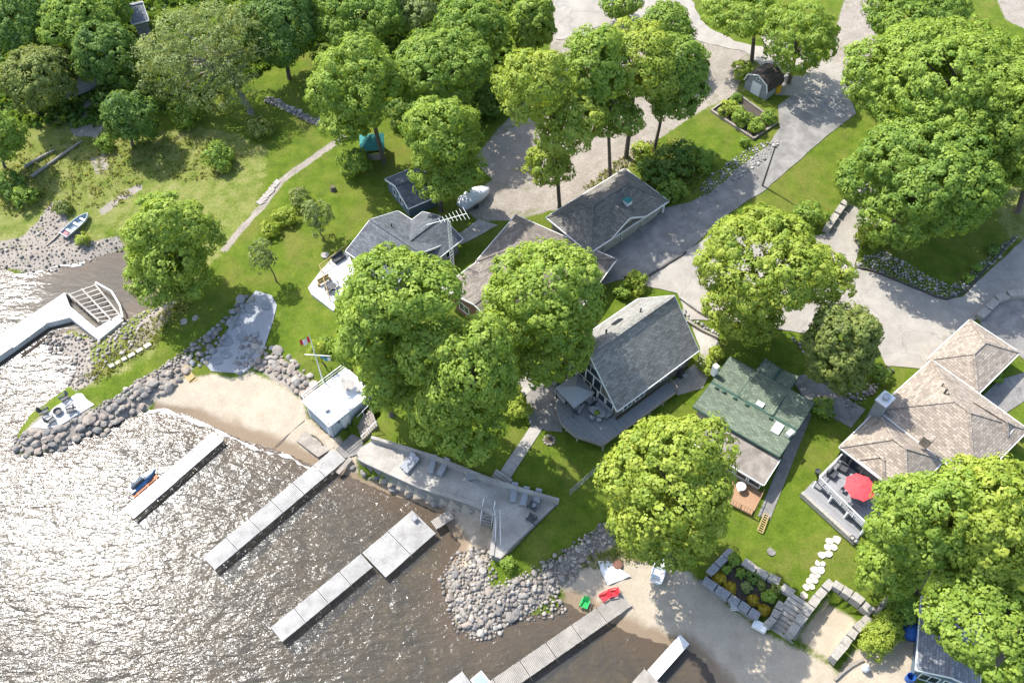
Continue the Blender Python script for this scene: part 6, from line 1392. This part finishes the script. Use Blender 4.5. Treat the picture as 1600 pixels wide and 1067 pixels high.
# tan house deck: red umbrella with table and chairs
uc = at(*q(3,2,630,908), UD + 2.45); t_ = thing('patio_umbrella', 'open red patio umbrella on the raised deck', 'umbrella', Vector((uc.x, uc.y, UD)))
b = MB(); n_ = 8; Rm = 1.55; rim = [uc + Vector((Rm * math.cos(6.283 * k / n_), Rm * math.sin(6.283 * k / n_), -.35)) for k in range(n_)]
mid_ = [uc + Vector((Rm * .5 * math.cos(6.283 * k / n_), Rm * .5 * math.sin(6.283 * k / n_), -.08)) for k in range(n_)]
for k in range(n_):
    b = MB(); j = (k + 1) % n_; sag = (rim[k] + rim[j]) / 2 + Z * .03; sag = sag.lerp(uc, .03)
    b.add([uc + Z * .06, mid_[k], mid_[j], rim[k], sag, rim[j], uc + Z * .04, mid_[k] - Z * .02, mid_[j] - Z * .02, rim[k] - Z * .02, sag - Z * .02, rim[j] - Z * .02], [(0, 1, 2), (1, 3, 4), (1, 4, 2), (2, 4, 5), (6, 8, 7), (7, 10, 9), (7, 8, 10), (8, 11, 10), (3, 9, 10, 4), (4, 10, 11, 5)]); b.build('canopy_panel', 'umbrella_red', t_)
b = MB(); b.tube([Vector((uc.x, uc.y, UD + .05)), uc + Z * .2], .03, 8); b.build('pole', 'metal_grey', t_); b = MB(); b.lathe((uc.x, uc.y, UD), [(.3, 0), (.3, .06), (.05, .12)], 12); b.build('base', 'metal_dark', t_)
round_table('patio_table', 'round table beneath the red umbrella on the raised deck', Vector((uc.x + .02, uc.y + .02, UD)), .7, 'canopy_fabric')
for k, lab in enumerate(('chair under the red umbrella nearest the deck railing', 'chair under the red umbrella on the house side', 'chair under the red umbrella toward the maple', 'chair under the red umbrella toward the cottage lawn')):
    a = (-2.2, .9, -.7, 2.5)[k]; put('pchair', None, Vector((uc.x + 1.15 * math.cos(a), uc.y + 1.15 * math.sin(a), UD)), a + math.pi, lab, 'patio chairs on decks')
put('pchair', None, at(*put_dock_chair, .72), -2.4, 'single chair on the wide platform of the stepped dock', 'patio chairs on decks')
sofa(at(*q(3,2,455,850), UD), -.8, .9, 'dark wicker armchair in the railing corner of the raised deck', 'plastic_dark'); sofa(at(*q(3,2,515,815), UD), -2.2, .9, 'dark wicker armchair against the tan house doors', 'plastic_dark')
p = at(*q(3,2,367,835), 3.6); b = MB(); b.lathe(p, [(.2, 0), (.3, .5), (.25, .5), (.2, .4)], 12); tag(b.build('planter_pot', 'plastic_dark'), 'dark planter pot by the stone pillar at the deck corner', 'planter')
# patio of the blue-grey cottage
Pq = lambda x, y: at(*q(1,1,x,y), PZ)
sofa(Pq(495, 555), -.8, 1.6, 'wicker sofa in the railed corner of the blue-grey cottage patio', 'plastic_dark'); round_table('patio_table', 'round dark table on the blue-grey cottage patio', Pq(455, 735), .55, 'metal_dark')
for k, (x, y, rz, lab) in enumerate(((430, 745, -.3, 'chair left of the round table on the pale patio'), (470, 765, 1.7, 'chair below the round table on the pale patio'), (480, 715, -2.4, 'chair between the round table and the cottage maple'))): put('pchair', None, Pq(x, y), rz, lab, 'patio chairs on decks')
t_ = thing('swing_frame', 'yellow timber bench beside the patio railing of the blue-grey cottage', 'bench', Pq(405, 690)); b = MB(); b.beam(Pq(375, 712) + Z * .42, Pq(440, 675) + Z * .42, .45, .06); b.build('seat', 'wood_yellow', t_); b = MB(); b.beam(Pq(372, 705) + Z * .72, Pq(437, 668) + Z * .72, .06, .4); b.build('backrest', 'wood_yellow', t_)
for x, y in ((375, 712), (440, 675)): b = MB(); b.box(Pq(x, y) + Z * .2, (.3, .08, .4), .4); b.build('leg', 'wood_yellow', t_)

# ------------------------------------------------------------------ poles, fence, small things
fbase = at(*q(1,2,402,300), BZ - .4); fb2 = Vector((fbase.x, fbase.y, hz(fbase.x, fbase.y)))
top = on_vplane(484, 524, fbase, Vector((1, 0, 0)))
t_ = thing('flagpole', 'white flagpole with a yard beside the boathouse roof', 'flagpole', fb2); H_ = top.z
b = MB(); b.tube([fb2 - Z * .2, Vector((fb2.x, fb2.y, H_))], [.09, .05], 8); b.build('pole', 'white_paint', t_)
yz = fb2.z + (H_ - fb2.z) * .66; b = MB(); b.beam(Vector((fb2.x - 1.1, fb2.y, yz)), Vector((fb2.x + 1.6, fb2.y, yz - .3)), .07); b.build('yard', 'white_paint', t_)
b = MB(); b.lathe((fb2.x, fb2.y, H_), [(.08, 0), (.1, .08), (.02, .16)], 8); b.build('finial', 'wood_yellow', t_)
def flag(label, o, w, h, cols):
    t = thing('flag', label, 'flag', o); x0 = 0; seg = 10
    for wi, m_ in cols:
        b = MB(); V = []; n = max(2, int(seg * wi))
        for i in range(n + 1):
            x = x0 + wi * i / n; off = Vector((math.copysign(1, w) * x * abs(w) * .75, .12 * math.sin(x * 9), -.45 * x * abs(w)))
            V += [o + off, o + off - Z * h]
        V2 = [v + Vector((0, .015, 0)) for v in V]; k = len(V)
        b.add(V + V2, [(2 * i, 2 * i + 1, 2 * i + 3, 2 * i + 2) for i in range(n)] + [(k + 2 * i, k + 2 * i + 2, k + 2 * i + 3, k + 2 * i + 1) for i in range(n)] + [(0, k, k + 1, 1), (2 * n, 2 * n + 1, k + 2 * n + 1, k + 2 * n)]); b.build('stripe', m_, t); x0 += wi
    return t
flag('red and white flag hanging from the flagpole top', Vector((fb2.x - .08, fb2.y, H_ - .3)), -1.5, .9, ((.27, 'flag_red'), (.46, 'flag_white'), (.27, 'flag_red')))
flag('blue pennant hanging from the flagpole yard', Vector((fb2.x + .5, fb2.y, yz - .15)), 1.3, .6, ((.7, 'flag_blue'), (.3, 'flag_white')))
lb_ = gnd(1191, 291); lt = on_vplane(1205, 228, lb_, Vector((1, 0, 0))); t_ = thing('utility_pole', 'thin dark pole standing at the lawn edge of the driveway', 'pole', lb_)
b = MB(); b.tube([lb_ - Z * .3, Vector((lb_.x + .15, lb_.y, lt.z))], [.13, .09], 8); b.build('shaft', 'bark', t_); b = MB(); b.box((lb_.x + .15, lb_.y, lt.z - .2), (.5, .2, .12)); b.build('lamp_head', 'metal_dark', t_)
# antenna tower
tb_ = gnd(*q(1,1,1170,628)); tt_ = on_vplane(706, 346, tb_, Vector((1, 0, 0))); t_ = thing('antenna_tower', 'lattice antenna tower rising beside the blue-grey cottage', 'antenna', tb_); Ht = tt_.z - tb_.z; b = MB(); lg = []
for k in range(3): a = 2.1 * k; lg.append(Vector((.3 * math.cos(a), .3 * math.sin(a), 0))); b.tube([tb_ + lg[k], tb_ + lg[k] * .7 + Z * Ht], .035, 5)
b.build('leg', 'white_paint', t_); b = MB(); n_ = int(Ht / .55)
for i in range(n_):
    for k in range(3): f0, f1 = 1 - .3 * i / n_, 1 - .3 * (i + 1) / n_; b.beam(tb_ + lg[k] * f0 + Z * (Ht * i / n_), tb_ + lg[(k + 1) % 3] * f1 + Z * (Ht * (i + 1) / n_), .03)
b.build('lattice', 'white_paint', t_)
A_, B_ = at(*q(1,1,1035,372), tt_.z + .4), at(*q(1,1,1245,312), tt_.z + .4); c0 = tb_ + Z * (Ht + .4); dv_ = (B_ - A_).normalized(); b = MB(); b.beam(c0 - dv_ * 2.6, c0 + dv_ * 2.2, .06); b.beam(tb_ + Z * Ht, c0, .06); b.build('boom', 'white_paint', t_)
sv_ = Vector((-dv_.y, dv_.x, 0))
for k in range(8): b = MB(); w_ = .5 + .09 * k; p = c0 + dv_ * (-1.0 + .45 * k); b.beam(p - sv_ * w_ + Z * .2, p + sv_ * w_ - Z * .0, .03); b.build('element', 'white_paint', t_)
# fence of wire panels
t_ = thing('wire_fence', 'thin white wire fence crossing the lawn toward the bright maple', 'fence', gnd(890, 773)); fp0, fp1 = gnd(*q(2,2,345,965)), gnd(*q(2,2,560,775)); n_ = 5
for k in range(n_ + 1): p = fp0.lerp(fp1, k / n_); p.z = hz(p.x, p.y); b = MB(); b.lathe(p - Z * .2, [(.045, 0), (.045, 1.45), (.01, 1.5)], 7); b.build('post', 'metal_grey', t_)
for zz in (.25, .7, 1.2):
    b = MB()
    for k in range(n_): a, c = fp0.lerp(fp1, k / n_), fp0.lerp(fp1, (k + 1) / n_); a.z = hz(a.x, a.y) + zz; c.z = hz(c.x, c.y) + zz; b.beam(a, c, .03)
    b.build('rail', 'metal_grey', t_)
# covered trailer, tarp, bins and odds
c_ = gnd(*q(1,1,1300,215)); t_ = thing('covered_boat', 'boat under a pale cover on the gravel lot beside the small shed', 'boat', Vector((0, 0, 0)))
loft([(-2.3, .75, .35, 1.2), (-1.9, 1.0, .3, 1.7), (-.5, 1.05, .3, 2.0), (.8, 1.0, .3, 1.85), (1.9, .7, .4, 1.45), (2.5, .2, .6, 1.1)]).build('cover', 'tarp_white', t_)
for x, y in ((-.5, 1.0), (-.5, -1.0)):
    b = MB(); b.tube([(x, y - .1, .32), (x, y + .1, .32)], .32, 14); b.build('wheel', 'plastic_dark', t_)
place(t_, c_, .75, 'boat under a pale cover on the gravel lot beside the small shed')
tq = [gnd(*q(2,3,*p)) for p in ((510, 345), (610, 335), (625, 385), (705, 432), (570, 488), (535, 420))]
bm = bmesh.new(); W = densify([p.to_2d() for p in tq], .35); n_ = len(W); wn_ = [tuple(p) for p in W]; gx, gy = np.meshgrid(np.arange(min(p[0] for p in wn_), max(p[0] for p in wn_), .3), np.arange(min(p[1] for p in wn_), max(p[1] for p in wn_), .3)); gx = gx.ravel(); gy = gy.ravel(); ok = inside(wn_, gx, gy) & (seg_dist(wn_, gx, gy) > .12)
vv, ee, ff, *_ = geometry.delaunay_2d_cdt(W + [Vector((a, c)) for a, c in zip(gx[ok], gy[ok])], [(i, (i + 1) % n_) for i in range(n_)], [], 1, 1e-4); bm.free()
b = MB(); V = [Vector((p.x, p.y, hz(p.x, p.y) + .18 + .22 * noise.noise((p.x * .9, p.y * .9, 0)) + .12 * noise.noise((p.x * 2.1, p.y * 2.1, 5)))) for p in vv]; b.add(V, [tuple(f) for f in ff]); o = b.build('tarp', 'tarp_white'); tag(o, 'crumpled white tarp spread on the sand beside the rock bank', 'tarp'); o.modifiers.new('thickness', 'SOLIDIFY').thickness = .03
p = gnd(*q(2,3,628,365)); b = MB(); b.lathe(p, [(.5, 0), (.5, .25), (.3, .3)], 12); tag(b.build('rope_coil', 'wall_brick'), 'reddish coil lying on the edge of the white tarp', 'coil')
p = at(*q(3,0,130,550), hz(at(1213, 143, 7).x, at(1213, 143, 7).y)); p.z = hz(p.x, p.y); t_ = thing('waste_bin', 'yellow bin beside the gambrel shed', 'bin', p); b = MB(); b.prism([(p.x + .45 * math.cos(t), p.y + .45 * math.sin(t)) for t in np.linspace(0, 6.283, 7)[:-1]], p.z, p.z + .9); b.build('body', 'plastic_yellow', t_); b = MB(); b.prism([(p.x + .5 * math.cos(t), p.y + .5 * math.sin(t)) for t in np.linspace(0, 6.283, 7)[:-1]], p.z + .9, p.z + 1.0); b.build('lid', 'plastic_yellow', t_)
p = gnd(*q(1,1,412,532)); b = MB(); b.lathe(p, [(.5, 0), (.5, .18), (.42, .22), (.02, .24)], 16); tag(b.build('well_cover', 'concrete'), 'round concrete well cover on the lawn by the cottage patio', 'cover')
p = gnd(*q(2,3,1543,285)); b = MB(); b.lathe(p, [(.42, 0), (.42, .07), (.36, .07), (.02, .08)], 16); tag(b.build('drain_cover', 'rock_b'), 'round drain cover in the lawn beside the green-roofed cottage', 'cover')
for k, (x, y, lab) in enumerate(((255, 150, 'dark tree stump beside the slab footpath'), (460, 140, 'brown tree stump nearer the small blue shed'))): p = gnd(*q(1,1,x,y)); b = MB(); b.lathe(p, [(.45, 0), (.33, .2), (.3, .55), (.02, .57)], 11); tag(b.build('tree_stump', 'bark'), lab, 'stump')
t_ = thing('trellis', 'wooden slatted trellis lying on the lawn beside the side path', 'trellis', gnd(*q(2,3,1490,120))); tr_ = [gnd(*q(2,3,*p)) + Z * .2 for p in ((1500, 62), (1526, 76), (1488, 180), (1458, 162))]
for k in range(9): b = MB(); f_ = k / 8; b.beam(tr_[0].lerp(tr_[3], f_), tr_[1].lerp(tr_[2], f_), .1, .05); b.build('slat', 'wood_yellow', t_)
for a, c in ((0, 3), (1, 2)): b = MB(); b.beam(tr_[a] + Z * .06, tr_[c] + Z * .06, .1, .06); b.build('rail', 'wood_yellow', t_)
p = at(*q(2,3,1470,735), 1.0); t_ = thing('cooler_box', 'white cooler box on the sand at the foot of the block stairs', 'cooler', p); b = MB(); b.box(p + Z * .2, (1.3, .7, .5), -.55); b.build('body', 'white_paint', t_); b = MB(); b.box(p + Z * .49, (1.36, .76, .08), -.55); b.build('lid', 'white_plain', t_)
t_ = thing('beach_chair', 'white slatted beach chair leaning on the garden bed wall', 'chair', at(*q(2,3,1322,612), 1.6)); c0 = at(*q(2,3,1322,612), 1.6)
for k in range(5): b = MB(); b.beam(c0 + Vector((-.35, -.3 + .16 * k, .12 * k)), c0 + Vector((.35, -.3 + .16 * k, .12 * k)), .09, .03); b.build('slat', 'white_paint', t_)
for s_ in (-.35, .35): b = MB(); b.beam(c0 + Vector((s_, -.4, -.1)), c0 + Vector((s_, .42, .55)), .05); b.build('frame', 'metal_grey', t_)
p = gnd(*q(3,3,648,985)); b = MB(); b.smooth = True; b.lathe(p, [(.25, 0), (.34, .2), (.36, .6), (.25, .9), (.1, 1.0), (.1, 1.1)], 14); tag(b.build('propane_tank', 'white_plain'), 'white propane tank below the cedar hedge', 'tank')
for k in range(4): A_, B_ = gnd(*q(3,3,470 + 28 * k, 1050 - 30 * k)), gnd(*q(3,3,560 + 28 * k, 965 - 12 * k)); b = MB(); b.beam(A_ + Z * .1, B_ + Z * .12, .22, .25); tag(b.build('timber_step', 'wood_weathered'), ('lowest', 'second lowest', 'second highest', 'highest')[k] + ' of the timber steps below the cedar hedge', 'step')
p = gnd(*q(3,3,930,755)); b = MB(); b.smooth = True; b.lathe(p, [(1.1, 0), (1.0, .5), (.6, .9), (.02, 1.0)], 9); tag(b.build('blue_tarp', 'plastic_blue'), 'blue tarp bundle between the cedar hedge and the grey shed', 'tarp')
p = gnd(*q(3,3,910,1045)); b = MB(); b.lathe(p, [(.35, 0), (.4, .9), (.36, .9), (.33, .1)], 14); tag(b.build('blue_barrel', 'plastic_blue'), 'blue barrel at the front corner of the grey shed', 'barrel')
# timber-edged bed
tbp = [(1111, 175), (1177, 219), (1214, 194), (1149, 147)]
t_ = thing('planting_bed', 'timber-edged planting bed on the dry lawn below the gambrel shed', 'planting bed', gnd(*tbp[0])); P = [gnd(*p) for p in tbp]
for a, c in zip(P, P[1:] + P[:1]): b = MB(); b.beam(a + Z * .15, c + Z * .15, .25, .45); b.build('timber', 'wood_weathered', t_)
sheet('soil', [(1113, 175), (1177, 217), (1212, 194), (1149, 149)], 'mulch', .12, parent=t_)
for px, r_, lm, lab in (((1138, 178), 17, 'leaf_yellow', 'low green clump along the lawn side of the timber bed'), ((1156, 192), 18, 'leaf_maple', 'bright low plant in the middle of the timber bed'), ((1150, 158), 9, 'leaf_deep', 'small plant in the top corner of the timber bed'), ((1180, 205), 15, 'leaf_maple', 'leafy plant in the driveway corner of the timber bed'), ((1200, 192), 14, 'leaf_deep', 'dark plant beside the driveway end of the timber bed')): shrub('bed_plant', lab, px, r_, lm=lm, leaf=.12, tuft=.26, cat='plant')
# sunken garden bed
soil = sheet('garden_soil', qs(2,3,(1150,450),(1180,420),(1310,310),(1370,360),(1570,480),(1560,600),(1480,660)), 'mulch', .16); tag(soil, 'dark mulch of the walled garden bed above the beach', 'soil')
for px, r_, lm, lab in ((q(2,3,1225,455), 11.5, 'leaf_gold', 'golden ball shrub nearest the cottage corner of the walled bed'), (q(2,3,1293,512), 10.5, 'leaf_gold', 'second golden ball shrub along the front wall of the bed'), (q(2,3,1432,585), 9.5, 'leaf_gold', 'third golden ball shrub along the front wall of the bed'), (q(2,3,1493,640), 9.5, 'leaf_gold', 'golden ball shrub nearest the block stairs'),
 (q(2,3,1315,345), 12, 'leaf_deep', 'green shrub in the upper corner of the walled bed'), (q(2,3,1270,400), 9, 'leaf_maple', 'small green shrub behind the first golden ball'), (q(2,3,1360,420), 9, 'leaf_deep', 'green perennial in the middle of the walled bed'), (q(2,3,1392,505), 9, 'leaf_grey', 'blue-green plant between the second and third golden balls'), (q(2,3,1520,560), 12, 'leaf_maple', 'green shrub beside the golden ball near the stairs'), (q(2,3,1575,510), 11, 'leaf_olive', 'upright cedar shrub at the top of the block stairs'), (q(2,3,1480,490), 8, 'leaf_olive', 'low olive plant by the rear wall of the bed')):
    shrub('bed_shrub', lab, px, r_, lm=lm, leaf=.085, tuft=.16, dens=.8, per=14, cat='shrub', lobes=8 if lm == 'leaf_gold' else 6)
p = gnd(*q(2,3,1432,445)); o = shrub('bed_shrub', 'dark purple-brown shrub in the middle of the walled bed', q(2,3,1432,440), 12, lm='leaf_dark', leaf=.09, tuft=.18)
for px, r_, hh, lab in ((q(3,3,690,850), 28, 3.2, 'clipped cedar hedge clump nearest the sand pit'), (q(3,3,760,770), 28, 3.4, 'cedar hedge clump in the middle beside the sand pit'), (q(3,3,840,660), 26, 3.2, 'cedar hedge clump at the lawn corner under the maple')): shrub('cedar_hedge', lab, px, r_, lm='leaf_yellow' if r_ == 28 else 'leaf_deep', leaf=.1, tuft=.3, dens=.6, lobes=10, cat='hedge', h=hh * .5)
# rough grass tufts where the ground is wild
def tufts(name, polys, n, seed, lm='grass_blade', size=(.12, .3)):
    r = np.random.default_rng(seed); Ps = []
    for pl in polys: Ps += darts(pl, .28, n * 3, n, seed)
    P = np.array(Ps); k = 6; m_ = len(P); H = height(P[:, 0], P[:, 1]); c = np.repeat(np.column_stack([P, H + .08]), k, 0); s = np.repeat(r.uniform(size[0], size[1], m_), k)
    c[:, :2] += r.normal(0, .16, (m_ * k, 2)); c[:, 2] += s * .5; N = unit(r.normal(size=(m_ * k, 3)) * np.array([1, 1, .7]) + np.array([0, 0, .5]))
    me = leaf_mesh(name, c, N, s, np.clip(np.repeat(r.random(m_), k) + r.normal(0, .15, m_ * k), 0, 1), seed); me.materials.append(MAT[lm]); o = bpy.data.objects.new(name, me); C.objects.link(o); return stuff(o)
tufts('rough_grass', [[(-20, 230), (200, 215), (330, 215), (390, 250), (345, 285), (230, 280), (195, 320), (90, 330), (-20, 340)], [(215, 520), (262, 480), (300, 470), (245, 540), (150, 600), (130, 590)]], 700, 41, size=(.08, .2))
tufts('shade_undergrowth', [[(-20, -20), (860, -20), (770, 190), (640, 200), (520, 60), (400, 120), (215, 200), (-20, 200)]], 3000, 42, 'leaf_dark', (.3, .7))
tufts('bank_weeds', [[(985, 262), (1000, 225), (1070, 215), (1110, 250), (1090, 300), (1050, 318)], [(900, 300), (955, 285), (1000, 240), (985, 235), (930, 280)], [(930, 865), (990, 850), (1030, 875), (990, 880), (900, 890)]], 300, 43, size=(.08, .2))
